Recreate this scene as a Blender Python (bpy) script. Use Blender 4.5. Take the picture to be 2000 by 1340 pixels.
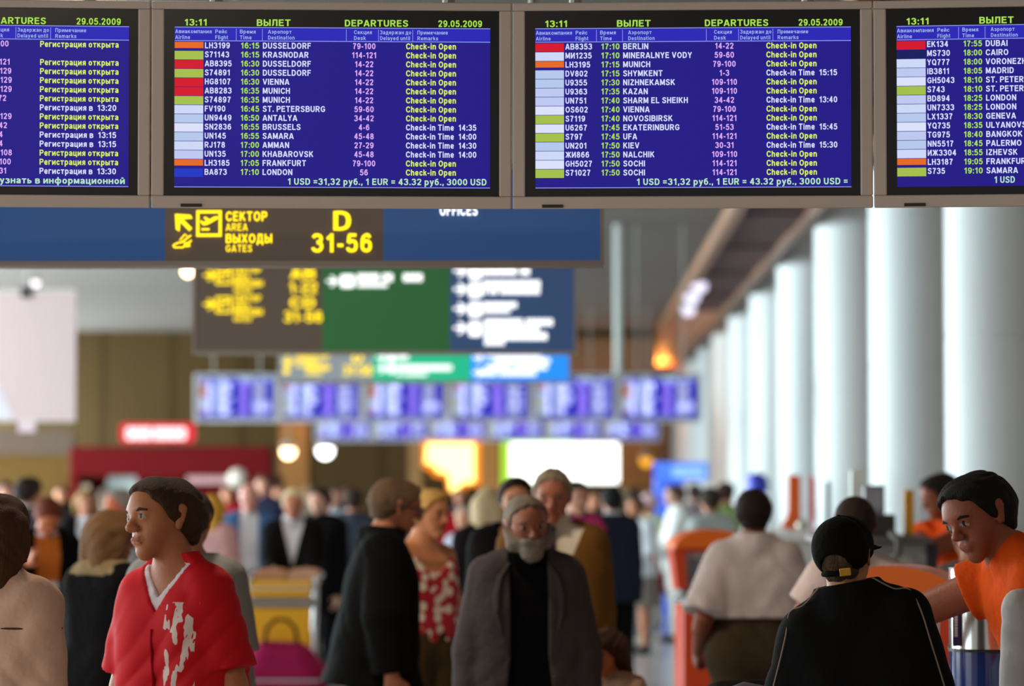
import bpy, math, random
import numpy as np
from mathutils import Vector, Matrix, Euler
for o in list(bpy.data.objects): bpy.data.objects.remove(o)
S = bpy.context.scene; COL = S.collection
PI = math.pi; R = math.radians
random.seed(7)

# ------------------------------------------------------------------ camera, world, daylight, exposure
FPX = 6000.0                                   # focal length in pixels of the 2000 x 1340 frame
EYE = 1.7
cd = bpy.data.cameras.new('camera'); cam = bpy.data.objects.new('camera', cd); COL.objects.link(cam)
cd.sensor_fit = 'HORIZONTAL'; cd.sensor_width = 36.0; cd.lens = 36.0*FPX/2000.0
cd.clip_start = .5; cd.clip_end = 400
cam.location = (0, 0, EYE)
cam.rotation_euler = (PI/2 + math.atan(276/FPX), 0, math.atan(110/FPX))
cd.dof.use_dof = True; cd.dof.focus_distance = 9.1; cd.dof.aperture_fstop = 2.3; cd.dof.aperture_blades = 0
S.camera = cam
CR = cam.rotation_euler.to_matrix()

S.view_settings.view_transform = 'Standard'; S.view_settings.look = 'None'
S.view_settings.gamma = 1; S.view_settings.exposure = 0.0
S.view_settings.use_curve_mapping = False

W = bpy.data.worlds.new('sky'); S.world = W; W.use_nodes = True
bg = W.node_tree.nodes['Background']; bg.inputs[0].default_value = (1.0, .93, .86, 1); bg.inputs[1].default_value = .36

def area(name, loc, rot, sx, sy, power, col):
    l = bpy.data.lights.new(name, 'AREA'); l.shape = 'RECTANGLE'; l.size = sx; l.size_y = sy
    l.energy = power; l.color = col
    o = bpy.data.objects.new(name, l); COL.objects.link(o); o.location = loc; o.rotation_euler = rot
    return o
# daylight through the glazed bays of the left wall (five bays)
for k in range(6):
    area('window_daylight', (-13.4, 4+13*k, 2.6), (0, -PI/2, 0), 4.4, 12.2, (800, 1450, 3800, 4700, 2700, 4600)[k], (.80, .95, 1.0))

def P(px, py, D):
    "world point seen at pixel (px, py) of the 2000 x 1340 frame, at depth y = D"
    d = CR @ Vector(((px-1000)/FPX, (670-py)/FPX, -1.0))
    return Vector((0, 0, EYE)) + d*(D/d.y)
def GX(px, D): return P(px, 946, D).x

# ------------------------------------------------------------------ materials
def lin(c):
    if isinstance(c, str): c = tuple(int(c[i:i+2], 16) for i in (0, 2, 4))
    return tuple(((v/255)/12.92 if v/255 <= .04045 else ((v/255+.055)/1.055)**2.4) for v in c)
MATS = {}
def newmat(name):
    m = bpy.data.materials.new(name); m.use_nodes = True
    nt = m.node_tree; return m, nt, nt.nodes['Principled BSDF']
def mat(c, rough=.6, metal=0.0, var=.12, scale=6.0, bump=0.0, bscale=60, spec=.5, stretch=None, name='surface', tint=None):
    key = (c if isinstance(c, str) else tuple(c), rough, metal, var, scale, bump, bscale, spec, stretch, tint)
    if key in MATS: return MATS[key]
    m, nt, b = newmat(name)
    L = nt.links.new; N = nt.nodes.new
    base = lin(c)
    tc = N('ShaderNodeTexCoord'); mp = N('ShaderNodeMapping'); L(tc.outputs['Object'], mp.inputs[0])
    if stretch: mp.inputs['Scale'].default_value = stretch
    nz = N('ShaderNodeTexNoise'); nz.inputs['Scale'].default_value = scale; nz.inputs['Detail'].default_value = 4
    L(mp.outputs[0], nz.inputs[0])
    mx = N('ShaderNodeMix'); mx.data_type = 'RGBA'
    lo = tuple(v*(1-var) for v in base); hi = tuple(min(1, v*(1+var)) for v in (lin(tint) if tint else base))
    mx.inputs[6].default_value = (*lo, 1); mx.inputs[7].default_value = (*hi, 1)
    L(nz.outputs[0], mx.inputs[0]); L(mx.outputs[2], b.inputs['Base Color'])
    b.inputs['Roughness'].default_value = rough; b.inputs['Metallic'].default_value = metal
    b.inputs['Specular IOR Level'].default_value = spec
    if bump:
        n2 = N('ShaderNodeTexNoise'); n2.inputs['Scale'].default_value = bscale; n2.inputs['Detail'].default_value = 3
        L(mp.outputs[0], n2.inputs[0])
        bp = N('ShaderNodeBump'); bp.inputs['Strength'].default_value = bump; bp.inputs['Distance'].default_value = .02
        L(n2.outputs[0], bp.inputs['Height']); L(bp.outputs[0], b.inputs['Normal'])
    MATS[key] = m
    return m
def cloth(c, **k):
    a = dict(rough=.9, var=.12, scale=9, bump=.35, bscale=26, spec=.06, name='cloth'); a.update(k)
    v = [int(c[i:i+2], 16) for i in (0, 2, 4)]; q = (.5 if max(v) < 44 else .8) if max(v) < 110 else .93      # fabric dyes, a little deeper
    return mat('%02x%02x%02x' % tuple(int(x*q) for x in v), **a)
def emit(c, strength=1.0, base='000000', sample=False, name='lit', rough=.4):
    key = ('e', c, strength, base, sample)
    if key in MATS: return MATS[key]
    m, nt, b = newmat(name)
    b.inputs['Base Color'].default_value = (*lin(base), 1)
    b.inputs['Emission Color'].default_value = (*lin(c), 1)
    b.inputs['Emission Strength'].default_value = strength
    b.inputs['Roughness'].default_value = rough; b.inputs['Specular IOR Level'].default_value = .2
    if not sample: m.cycles.emission_sampling = 'NONE'
    MATS[key] = m
    return m
def printed(base, ink, scale, thr, box=None, kind='noise', stretch=(1, 1, 1)):
    "cloth with a printed pattern of its own; box limits it (object space)"
    m, nt, b = newmat('printed_cloth'); L = nt.links.new; N = nt.nodes.new
    tc = N('ShaderNodeTexCoord'); mp = N('ShaderNodeMapping'); mp.inputs['Scale'].default_value = stretch
    L(tc.outputs['Object'], mp.inputs[0])
    if kind == 'noise':
        t = N('ShaderNodeTexNoise'); t.inputs['Scale'].default_value = scale; t.inputs['Detail'].default_value = 2; out = t.outputs[0]; op = 'GREATER_THAN'
    else:
        t = N('ShaderNodeTexVoronoi'); t.inputs['Scale'].default_value = scale; out = t.outputs['Distance']; op = 'LESS_THAN'
    L(mp.outputs[0], t.inputs['Vector'])
    c = N('ShaderNodeMath'); c.operation = op; c.inputs[1].default_value = thr; L(out, c.inputs[0])
    fac = c.outputs[0]
    if box:
        sp = N('ShaderNodeSeparateXYZ'); L(tc.outputs['Object'], sp.inputs[0])
        for i, (lo, hi) in enumerate(box):
            for o_, v in (('GREATER_THAN', lo), ('LESS_THAN', hi)):
                q = N('ShaderNodeMath'); q.operation = o_; q.inputs[1].default_value = v; L(sp.outputs[i], q.inputs[0])
                w = N('ShaderNodeMath'); w.operation = 'MULTIPLY'; L(fac, w.inputs[0]); L(q.outputs[0], w.inputs[1]); fac = w.outputs[0]
    mx = N('ShaderNodeMix'); mx.data_type = 'RGBA'
    mx.inputs[6].default_value = (*lin(base), 1); mx.inputs[7].default_value = (*lin(ink), 1)
    L(fac, mx.inputs[0]); L(mx.outputs[2], b.inputs['Base Color'])
    b.inputs['Roughness'].default_value = .8; b.inputs['Specular IOR Level'].default_value = .2
    return m

# ------------------------------------------------------------------ tagging
def tag(o, label, cat, group=None):
    o['label'] = label; o['category'] = cat
    if group: o['group'] = group
    return o
def thing(name, label, cat, loc=(0, 0, 0), rz=0, group=None, rot=None):
    o = bpy.data.objects.new(name, None); COL.objects.link(o); o.empty_display_size = .1
    o.location = loc; o.rotation_euler = rot if rot else (0, 0, rz)
    return tag(o, label, cat, group)

# ------------------------------------------------------------------ plain mesh building
class MB:
    def __init__(s): s.v = []; s.f = []; s.m = []
    def add(s, vs, fs, mi=0):
        n = len(s.v); s.v += [tuple(v) for v in vs]; s.f += [tuple(i+n for i in f) for f in fs]; s.m += [mi]*len(fs)
        return s
    def box(s, x0, x1, y0, y1, z0, z1, mi=0):
        vs = [(x, y, z) for z in (z0, z1) for y in (y0, y1) for x in (x0, x1)]
        return s.add(vs, [(0, 2, 3, 1), (4, 5, 7, 6), (0, 1, 5, 4), (2, 6, 7, 3), (0, 4, 6, 2), (1, 3, 7, 5)], mi)
    def rbox(s, x0, x1, y0, y1, z0, z1, r=.02, mi=0, n=3):
        "box with rounded vertical outline seen along y (rounded in x-z)"
        pts = []
        for cx, cz, a0 in ((x1-r, z1-r, 0), (x0+r, z1-r, 90), (x0+r, z0+r, 180), (x1-r, z0+r, 270)):
            for k in range(n+1):
                a = R(a0+90*k/n); pts.append((cx+r*math.cos(a), cz+r*math.sin(a)))
        return s.prism(pts, y0, y1, mi)
    def prism(s, pts, y0, y1, mi=0, axis='y'):
        n = len(pts)
        mk = {'y': lambda p, t: (p[0], t, p[1]), 'z': lambda p, t: (p[0], p[1], t), 'x': lambda p, t: (t, p[0], p[1])}[axis]
        vs = [mk(p, y0) for p in pts]+[mk(p, y1) for p in pts]
        fs = [tuple(range(n)), tuple(range(2*n-1, n-1, -1))]+[(i, i+n, (i+1) % n+n, (i+1) % n) for i in range(n)]
        return s.add(vs, fs, mi)
    def lathe(s, prof, n=24, o=(0, 0, 0), mi=0):
        vs = [(o[0]+r*math.cos(2*PI*k/n), o[1]+r*math.sin(2*PI*k/n), o[2]+z) for r, z in prof for k in range(n)]
        fs = [(j*n+k, j*n+(k+1) % n, (j+1)*n+(k+1) % n, (j+1)*n+k) for j in range(len(prof)-1) for k in range(n)]
        if prof[0][0] > 1e-6: fs.append(tuple(range(n-1, -1, -1)))
        if prof[-1][0] > 1e-6: fs.append(tuple(range((len(prof)-1)*n, len(prof)*n)))
        return s.add(vs, fs, mi)
    def tube(s, pts, r, n=10, mi=0, closed=False):
        pts = [Vector(p) for p in pts]; m = len(pts); rs = r if isinstance(r, (list, tuple)) else [r]*m
        vs = []; up = None
        for i, p in enumerate(pts):
            a = pts[(i-1) % m] if (closed or i) else p; b = pts[(i+1) % m] if (closed or i < m-1) else p
            d = (b-a).normalized()
            if up is None: up = d.orthogonal().normalized()
            up = (up-d*up.dot(d)).normalized(); w = d.cross(up)
            vs += [p+(up*math.cos(2*PI*k/n)+w*math.sin(2*PI*k/n))*rs[i] for k in range(n)]
        fs = [(i*n+k, i*n+(k+1) % n, ((i+1) % m)*n+(k+1) % n, ((i+1) % m)*n+k) for i in range(m if closed else m-1) for k in range(n)]
        if not closed: fs += [tuple(range(n-1, -1, -1)), tuple(range((m-1)*n, m*n))]
        return s.add(vs, fs, mi)
    def quad(s, x0, x1, z0, z1, y, mi=0): return s.add([(x0, y, z0), (x1, y, z0), (x1, y, z1), (x0, y, z1)], [(0, 1, 2, 3)], mi)
    def obj(s, name, mats, parent=None, smooth=None, bevel=0, label=None):
        me = bpy.data.meshes.new(name); me.from_pydata(s.v, [], s.f)
        if not isinstance(mats, (list, tuple)): mats = [mats]
        for m in mats: me.materials.append(m)
        if len(mats) > 1: me.polygons.foreach_set('material_index', s.m)
        me.update()
        o = bpy.data.objects.new(name, me); COL.objects.link(o)
        if parent: o.parent = parent
        if smooth is not None:
            me.shade_smooth(); me.set_sharp_from_angle(angle=R(smooth))
        if bevel:
            b = o.modifiers.new('bevel', 'BEVEL'); b.width = bevel; b.segments = 2; b.limit_method = 'ANGLE'
        if label: o['label'] = label
        return o
def structure(name, mb, m, **k):
    o = mb.obj(name, m, **k); o['kind'] = 'structure'; return o

# ------------------------------------------------------------------ bold sans lettering (own stroke glyphs; cap height 14)
GL = {
'0': (8.6, '@1.3,7 1.9,11 4.3,12.8 6.7,11 7.3,7 6.7,3 4.3,1.2 1.9,3'), '1': (6.4, '0.9,9.8 4,12.4|4.4,0 4.4,14'),
'2': (8.6, '~1,10 2,12.2 4.3,12.8 6.8,11.6 7,9.2 5.2,6 1.4,1.6|0.8,1.2 7.9,1.2'),
'3': (8.6, '~1.1,10.8 2.2,12.4 4.3,12.8 6.7,11.6 6.6,8.6 3.8,7.4|~3.8,7.4 6.8,6.4 7.2,3.4 5.6,1.4 3.2,1.2 1.4,2.2 0.9,3.6'),
'4': (8.8, '8.4,4.1 0.6,4.1|1,4.1 5.6,13|6,0 6,14'), '5': (8.6, '7.5,12.8 1.6,12.8|2.2,12.8 1.6,7|~1.6,7 3.8,8.3 6.4,7.8 7.3,5 6.4,2 4,1.2 1.8,1.8 1,3.6'),
'6': (8.6, '@1.4,4.6 2.2,7.4 4.4,8.4 6.6,7.4 7.3,4.8 6.6,2.2 4.4,1.2 2.2,2.2|~7,10.8 5.8,12.6 4.3,12.8 2.2,11.2 1.4,8 1.4,4.6'),
'7': (8.4, '0.6,12.8 7.6,12.8|~7.3,12.4 5,8.6 3.8,5 3.4,0'),
'8': (8.6, '@4.3,7.4 6.3,8.6 6.8,10.6 5.8,12.4 4.3,12.8 2.8,12.4 1.8,10.6 2.3,8.6|@4.3,7.4 6.7,6 7.3,4 6.3,1.9 4.3,1.2 2.3,1.9 1.3,4 1.9,6'),
':': (2.8, '1.4,0 1.4,2.8|1.4,7.4 1.4,10.2'), '.': (2.8, '1.4,0 1.4,2.8'), ',': (2.8, '1.7,2.8 1.2,-1.8'), '-': (5, '0.3,5.2 4.7,5.2'), '=': (8, '0.4,4.6 7.6,4.6|0.4,8.8 7.6,8.8'),
'A': (10, '0.9,0 4.7,13.6|9.1,0 5.3,13.6|2.4,4 7.6,4'),
'B': (9.2, '1.3,0 1.3,14|~1.3,12.8 5.4,12.8 7.4,11.6 7.4,8.8 5.4,7.5 1.3,7.5|~1.3,7.5 5.8,7.5 7.9,6 7.9,2.8 5.8,1.2 1.3,1.2'),
'C': (9.6, '~8.7,9.8 7.4,12 4.9,12.8 2.2,11 1.3,7 2.2,3 4.9,1.2 7.4,2 8.7,4.4'),
'D': (9.4, '1.3,0 1.3,14|~1.3,12.8 4.6,12.8 7.2,11.2 8.1,7 7.2,2.8 4.6,1.2 1.3,1.2'),
'E': (8.4, '1.3,0 1.3,14|1.3,12.8 8,12.8|1.3,7.4 7.5,7.4|1.3,1.2 8.3,1.2'), 'F': (7.8, '1.3,0 1.3,14|1.3,12.8 7.7,12.8|1.3,7.2 6.9,7.2'),
'G': (10, '~8.7,10 7.4,12 5,12.8 2.2,11 1.3,7 2.2,3 5,1.2 7.4,2 8.6,3.2|8.6,2.4 8.6,7.4|5.3,6.4 9.8,6.4'),
'H': (9.2, '1.3,0 1.3,14|7.9,0 7.9,14|1.3,7.4 7.9,7.4'), 'I': (2.6, '1.3,0 1.3,14'), 'J': (7.6, '~6.2,14 6.2,5 5.4,2 3.6,1.2 1.8,2 1.2,4.4'),
'K': (9.4, '1.3,0 1.3,14|8,13.6 1.8,6|3.9,8 8.5,0.4'), 'L': (7.8, '1.3,0 1.3,14|1.3,1.2 7.8,1.2'),
'M': (11, '1.3,0 1.3,14|9.7,0 9.7,14|1.8,13 5.5,1.6|9.2,13 5.5,1.6'), 'N': (9.4, '1.3,0 1.3,14|8.1,0 8.1,14|1.6,13 7.8,1'),
'O': (10.4, '@1.3,7 2.4,11.2 5.2,12.8 8,11.2 9.1,7 8,2.8 5.2,1.2 2.4,2.8'), 'P': (8.8, '1.3,0 1.3,14|~1.3,12.8 5.2,12.8 7.5,11.6 7.5,8 5.2,6.5 1.3,6.5'),
'Q': (10.4, '@1.3,7 2.4,11.2 5.2,12.8 8,11.2 9.1,7 8,2.8 5.2,1.2 2.4,2.8|6,4 9.6,-0.4'), 'R': (9.4, '1.3,0 1.3,14|~1.3,12.8 5.4,12.8 7.6,11.6 7.6,8.2 5.4,6.8 1.3,6.8|4.6,6.6 8.3,0.2'),
'S': (9, '~7.8,10.4 6.8,12.3 4.4,12.8 1.9,11.6 2,8.8 4.4,7.4 7,6 7.6,3.2 6,1.4 4,1.2 2,1.8 1,4'), 'T': (9, '4.5,0 4.5,14|0,12.8 9,12.8'),
'U': (9.2, '~1.3,14 1.3,5 2.4,2 4.6,1.2 6.8,2 7.9,5 7.9,14'), 'V': (9.6, '1,14 4.6,0.6|8.6,14 5,0.6'),
'W': (13, '1,14 3.6,0.6|6.4,13.4 3.8,0.6|6.6,13.4 9.2,0.6|12,14 9.4,0.6'), 'X': (9.2, '1,0.2 8.2,13.8|8.2,0.2 1,13.8'),
'Y': (9.2, '4.6,0 4.6,6.6|1,13.8 4.6,6|8.2,13.8 4.6,6'), 'Z': (8.6, '0.8,12.8 8,12.8|7.6,12.4 1.2,1.6|0.6,1.2 8.2,1.2'),
'a': (7.6, '~1,7.4 2,9 3.9,9.3 5.8,8.4 6.3,6.4|6.3,0 6.3,7.2|~6.2,5.6 3,4.9 1.3,3.4 1.6,1.6 3.2,1.1 5.2,1.9 6.3,3.6'),
'c': (7.2, '~6.4,7 5.4,8.9 3.8,9.3 1.9,8 1.3,5.2 1.9,2.4 3.8,1.1 5.4,1.5 6.4,3.4'),
'd': (8.2, '7,0 7,14|@1.3,5.2 1.9,8.1 4,9.3 6.2,8.1 6.9,5.2 6.2,2.3 4,1.1 1.9,2.3'), 'e': (7.8, '1.2,5 6.6,5|~6.6,5.2 6,8.2 4,9.3 1.9,8.1 1.3,5.2 1.9,2.3 4,1.1 5.8,1.6 6.6,3'),
'g': (8.2, '7,10.4 7,-1|@1.3,5.2 1.9,8.1 4,9.3 6.2,8.1 6.9,5.2 6.2,2.3 4,1.1 1.9,2.3|~7,-0.4 6.4,-2.4 4,-3 1.6,-2.2'),
'h': (7.8, '1.3,0 1.3,14|~1.3,6 2.4,8.5 4.2,9.3 6,8.4 6.5,6.4 6.5,0'), 'i': (2.6, '1.3,0 1.3,10.4|1.3,11.6 1.3,14'),
'k': (7.4, '1.3,0 1.3,14|6.4,10 1.8,4.8|3.2,6.4 6.8,0.2'), 'l': (2.6, '1.3,0 1.3,14'),
'm': (12, '1.3,0 1.3,10.4|~1.3,6 2.2,8.6 3.8,9.3 5.4,8.4 5.8,6.4 5.8,0|~5.8,6 6.8,8.6 8.4,9.3 10,8.4 10.6,6.4 10.6,0'),
'n': (7.8, '1.3,0 1.3,10.4|~1.3,6 2.4,8.5 4.2,9.3 6,8.4 6.5,6.4 6.5,0'), 'o': (8.2, '@1.3,5.2 2,8.1 4.1,9.3 6.2,8.1 6.9,5.2 6.2,2.3 4.1,1.1 2,2.3'),
'p': (8.2, '1.3,-4 1.3,10.4|@1.4,5.2 2,8.1 4.1,9.3 6.2,8.1 6.9,5.2 6.2,2.3 4.1,1.1 2,2.3'), 'r': (5.2, '1.3,0 1.3,10.4|~1.3,5.6 2,8.4 3.4,9.2 5,9'),
's': (7.2, '~6.3,7.6 5.2,9.2 3.5,9.3 1.6,8.4 1.8,6.2 3.6,5.4 5.6,4.4 5.8,2.2 4.4,1.1 2.8,1.1 1.4,1.6 0.9,3'), 't': (4.8, '~2,13.4 2,3.4 2.6,1.6 4.6,1.2|0.2,9.2 4.6,9.2'),
'u': (7.8, '6.5,0 6.5,10.4|~1.3,10.4 1.3,4 1.9,1.8 3.6,1.1 5.4,2 6.5,4.4'), 'y': (7.8, '0.9,10.4 4,1.4|~6.9,10.4 4.2,1.4 3,-2 1,-3'),
'Ы': (11.6, '1.3,0 1.3,14|~1.3,7.9 4.6,7.9 6.8,6.4 6.8,2.8 4.6,1.2 1.3,1.2|10.3,0 10.3,14'), 'Л': (9.2, '~0.3,1.2 1.6,1.8 2.2,5 2.4,12.8|1.2,12.8 9,12.8|7.9,0 7.9,13'),
'Д': (10.4, '~2,1.4 2.8,6 3,12.8|2,12.8 9,12.8|7.9,13 7.9,1.2|0.2,1.2 10.2,1.2|1.3,1.2 1.3,-3.2|9.1,1.2 9.1,-3.2'), 'И': (9.4, '1.3,0 1.3,14|8.1,0 8.1,14|1.6,1 7.8,13'),
'Ж': (13, '6.5,0 6.5,14|1,13.6 5.8,6.6|12,13.6 7.2,6.6|5,7.6 0.8,0.4|8,7.6 12.2,0.4'), 'П': (9.2, '1.3,0 1.3,14|7.9,0 7.9,14|0.2,12.8 9,12.8'), 'Г': (7.4, '1.3,0 1.3,14|0.2,12.8 7.2,12.8'),
'ц': (8.2, '1.3,10.4 1.3,0|6.3,10.4 6.3,0|0.2,1.2 8,1.2|7.5,1.2 7.5,-3'), 'ч': (7.6, '~1.3,10.4 1.3,7 2.4,5 4,4.6 6.3,5.2|6.3,0 6.3,10.4'),
'я': (7.6, '6.3,0 6.3,10.4|~6.3,9.2 3,9.2 1.6,7.2 3,5 6.3,5|3.4,4.8 1,0.2'), 'э': (7.4, '~1,7.6 2.2,9.1 3.8,9.3 5.6,8 6.1,5.2 5.6,2.4 3.8,1.1 2,1.5 1,3|2.6,5.2 6.1,5.2'),
'ф': (11.4, '5.7,-4 5.7,14|@1.3,5.2 2,8 3.8,9.2 5.7,8.6 7.6,9.2 9.4,8 10.1,5.2 9.4,2.4 7.6,1.2 5.7,1.8 3.8,1.2 2,2.4'),
'б': (8.2, '@1.3,5 2,7.6 4.1,8.8 6.2,7.6 6.9,5 6.2,2.2 4.1,1.1 2,2.2|~1.3,5 1.5,9.4 2.8,12 6.8,13.2')}
for c_, l_ in zip('ВЕТСКОРХАМНЗ', 'BETCKOPXAMH3'): GL[c_] = GL[l_]
for c_, l_ in zip('аоесру', 'aoecpy'): GL[c_] = GL[l_]
def _xf(g, fx, fy):
    out = []
    for st in g[1].split('|'):
        h = st[0] if st[0] in '~@' else ''
        out.append(h+' '.join('%g,%g' % (fx(float(q.split(',')[0])), fy(float(q.split(',')[1]))) for q in st.lstrip('~@').split()))
    return '|'.join(out)
GL['9'] = (8.6, _xf(GL['6'], lambda x: 8.6-x, lambda y: 14-y))
for c_, l_ in zip('викмпнтжгыдз', 'BИKMПHTЖГЫД3'): GL[c_] = (GL[l_][0]*.86, _xf(GL[l_], lambda x: x*.86, lambda y: y*10.4/14 if y > 0 else y))
GL['ь'] = (7.4, '1.3,0 1.3,10.4|~1.3,5.9 4,5.9 5.9,4.8 5.9,2.2 4,1.2 1.3,1.2')
GL['й'] = (GL['и'][0], GL['и'][1]+'|2.2,12.8 6,12.8')
def _cr(pts, closed, n=3):
    m = len(pts); out = []
    for i in range(m if closed else m-1):
        p1 = pts[i]; p2 = pts[(i+1) % m]
        p0 = pts[i-1] if (closed or i) else p1; p3 = pts[(i+2) % m] if (closed or i+2 < m) else p2
        for k in range(n):
            t = k/n
            out.append(tuple(.5*(2*b+(c-a)*t+(2*a-5*b+4*c-d)*t*t+(3*b-a-3*c+d)*t**3) for a, b, c, d in zip(p0, p1, p2, p3)))
    if not closed: out.append(pts[-1])
    return out
def _ribbon(pts, t, closed):
    m = len(pts); vs = []; h = t/2
    for i, p in enumerate(pts):
        a = pts[i-1] if (closed or i) else None; b = pts[(i+1) % m] if (closed or i < m-1) else None
        def nrm(u, v):
            dx, dy = v[0]-u[0], v[1]-u[1]; l = math.hypot(dx, dy) or 1; return (-dy/l, dx/l)
        if a is None: n = nrm(p, b)
        elif b is None: n = nrm(a, p)
        else:
            n1, n2 = nrm(a, p), nrm(p, b); n = (n1[0]+n2[0], n1[1]+n2[1]); l = max(.6, math.hypot(*n)/2*math.hypot(*n)); n = (n[0]/l, n[1]/l)
        vs += [(p[0]+n[0]*h, p[1]+n[1]*h), (p[0]-n[0]*h, p[1]-n[1]*h)]
    fs = [(2*i+1, 2*((i+1) % m)+1, 2*((i+1) % m), 2*i) for i in range(m if closed else m-1)]
    return vs, fs
_GC = {}
def glyph(ch, t):
    if (ch, t) in _GC: return _GC[ch, t]
    w, d = GL[ch]; V = []; F = []
    for st in d.split('|'):
        sm, cl = st[0] in '~@', st[0] == '@'
        pts = [tuple(map(float, q.split(','))) for q in st.lstrip('~@').split()]
        if sm: pts = _cr(pts, cl)
        vs, fs = _ribbon(pts, t, cl); n = len(V); V += vs; F += [tuple(i+n for i in f) for f in fs]
    _GC[ch, t] = (w, V, F); return _GC[ch, t]
def textw(s, cap, xs=1.0): return sum((4.4 if c == ' ' else GL[c][0]+1.9) for c in s)*cap/14*xs-1.9*cap/14*xs
def text(mb, s, x, z, cap, y=0.0, xs=1.0, t=2.5, width=None, align='l', mi=0):
    "lettering in the local x-z plane, readable from -y; (x, z) is the left (or centre) of the baseline"
    if width: xs = width/textw(s, cap)
    k = cap/14
    if align == 'c': x -= textw(s, cap, xs)/2
    for c in s:
        if c == ' ': x += 4.4*k*xs; continue
        w, V, F = glyph(c, t)
        mb.add([(x+p[0]*k*xs, y, z+p[1]*k) for p in V], F, mi)
        x += (w+1.9)*k*xs
    return mb

# ------------------------------------------------------------------ the hall
CEIL = 5.0; XL = -12.6; DB = 66.0
m_floor = mat('b9b6b8', rough=.22, var=.05, scale=1.2, bump=.0, spec=.5, name='floor_stone')
nt = m_floor.node_tree; bs = nt.nodes['Principled BSDF']
br = nt.nodes.new('ShaderNodeTexBrick'); br.offset = 0; br.inputs['Scale'].default_value = 1.0
br.inputs['Brick Width'].default_value = 1.2; br.inputs['Row Height'].default_value = 1.2; br.inputs['Mortar Size'].default_value = .006
br.inputs['Color1'].default_value = (*lin('bcb9ba'), 1); br.inputs['Color2'].default_value = (*lin('b4b1b3'), 1); br.inputs['Mortar'].default_value = (*lin('7f7c7c'), 1)
tcn = nt.nodes.new('ShaderNodeTexCoord'); nt.links.new(tcn.outputs['Object'], br.inputs[0]); nt.links.new(br.outputs[0], bs.inputs['Base Color'])
structure('floor', MB().box(XL-.5, 6, -6, 96, -.2, 0), m_floor)
m_ceil = mat('655f5a', spec=.1, rough=.9, var=.06, scale=.5, name='ceiling_panels')
cb = MB().box(XL-.5, 2.0, -6, DB+.2, CEIL, CEIL+.2)
for y in range(0, 64, 4): cb.box(XL, 1.85, y, y+.06, CEIL-.006, CEIL)
structure('ceiling', cb, m_ceil)
m_olive = mat('42341f', spec=.04, rough=.95, var=.1, scale=.6, name='olive_wall')
wb = MB().box(XL, 1.9, DB, DB+.3, 0, CEIL)
for x in np.arange(XL+1, 1.8, 1.5): wb.box(x, x+.05, DB-.03, DB, 0, CEIL)
structure('wall_back', wb, m_olive)
m_wood = mat('5e4020', rough=.5, var=.25, scale=3, stretch=(1, 1, .2), name='wood_cladding')
structure('trim_1', MB().box(-1.2, 1.88, DB-.5, DB-.05, 3.9, 4.82).box(-7, -1.2, DB-.5, DB-.05, 3.3, 4.0), m_wood)    # wood bulkhead over the shop fronts
m_white = mat('d9dedb', rough=.6, var=.04, scale=.8, name='white_plaster')
wl = MB()
for k in range(7): wl.box(XL-.3, XL, -3+13*k-.3, -3+13*k+.3, 0, CEIL)
wl.box(XL-.3, XL, -6, 80, 0, .35).box(XL-.3, XL, -6, 80, 4.8, CEIL)
structure('wall_left', wl, m_white)
for k in range(6):
    wf = MB()
    y0 = -2.7+13*k
    for j in range(1, 5): wf.box(XL-.18, XL-.1, y0+12.4*j/5-.04, y0+12.4*j/5+.04, .35, 4.8)
    wf.box(XL-.18, XL-.1, y0, y0+12.4, 2.5, 2.58)
    structure('window_%d' % (k+1), wf, mat('9a9fa0', rough=.4, metal=.6))
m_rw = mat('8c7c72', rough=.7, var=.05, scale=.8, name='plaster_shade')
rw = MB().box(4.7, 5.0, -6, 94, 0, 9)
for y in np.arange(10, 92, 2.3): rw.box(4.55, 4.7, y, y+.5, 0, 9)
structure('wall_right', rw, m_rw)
structure('wall_end', MB().box(1.5, 5, 92, 92.3, 0, 9), m_white)
# columns: smooth clad drums with ring joints
m_col = mat('c2c8c8', rough=.45, var=.04, scale=.7, name='column_cladding')
m_joint = mat('8f9090', rough=.6)
for i, d in enumerate([24.2, 30.4, 37.2, 44.0, 50.8, 57.6, 64.4, 71.2, 78.0, 84.8]):
    r = .44
    prof = [(r+.02, 0), (r+.02, .12), (r, .14)]
    for zz in (1.35, 2.88, 4.4, 5.9): prof += [(r, zz-.012), (r-.012, zz-.01), (r-.012, zz+.01), (r, zz+.012)]
    prof += [(r, 8.6)]
    cx = 3.02+r
    t = MB().lathe(prof, 40, (cx, d+r, 0))
    for q in (.25, .75): t.box(cx+r-.06, cx+r+.06, d+r-.05+q*.1, d+r+.05+q*.1, 0, 8.6)
    o = t.obj('column', m_col, smooth=35)
    tag(o, ['pale round column nearest the camera, beside the boy in orange', 'tall pale round column behind the man leaning on the counter',
            'pale round column behind the grey monitor on the counter', 'pale round column behind the brown and red uprights', 'pale round column behind the orange upright of the desk',
            'pale round column sixth along the right colonnade', 'pale round column seventh along the right colonnade', 'far pale round column eighth along the right colonnade',
            'far pale round column ninth along the right colonnade', 'farthest pale round column at the end of the colonnade'][i], 'column', 'round columns along the right wall')
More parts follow.
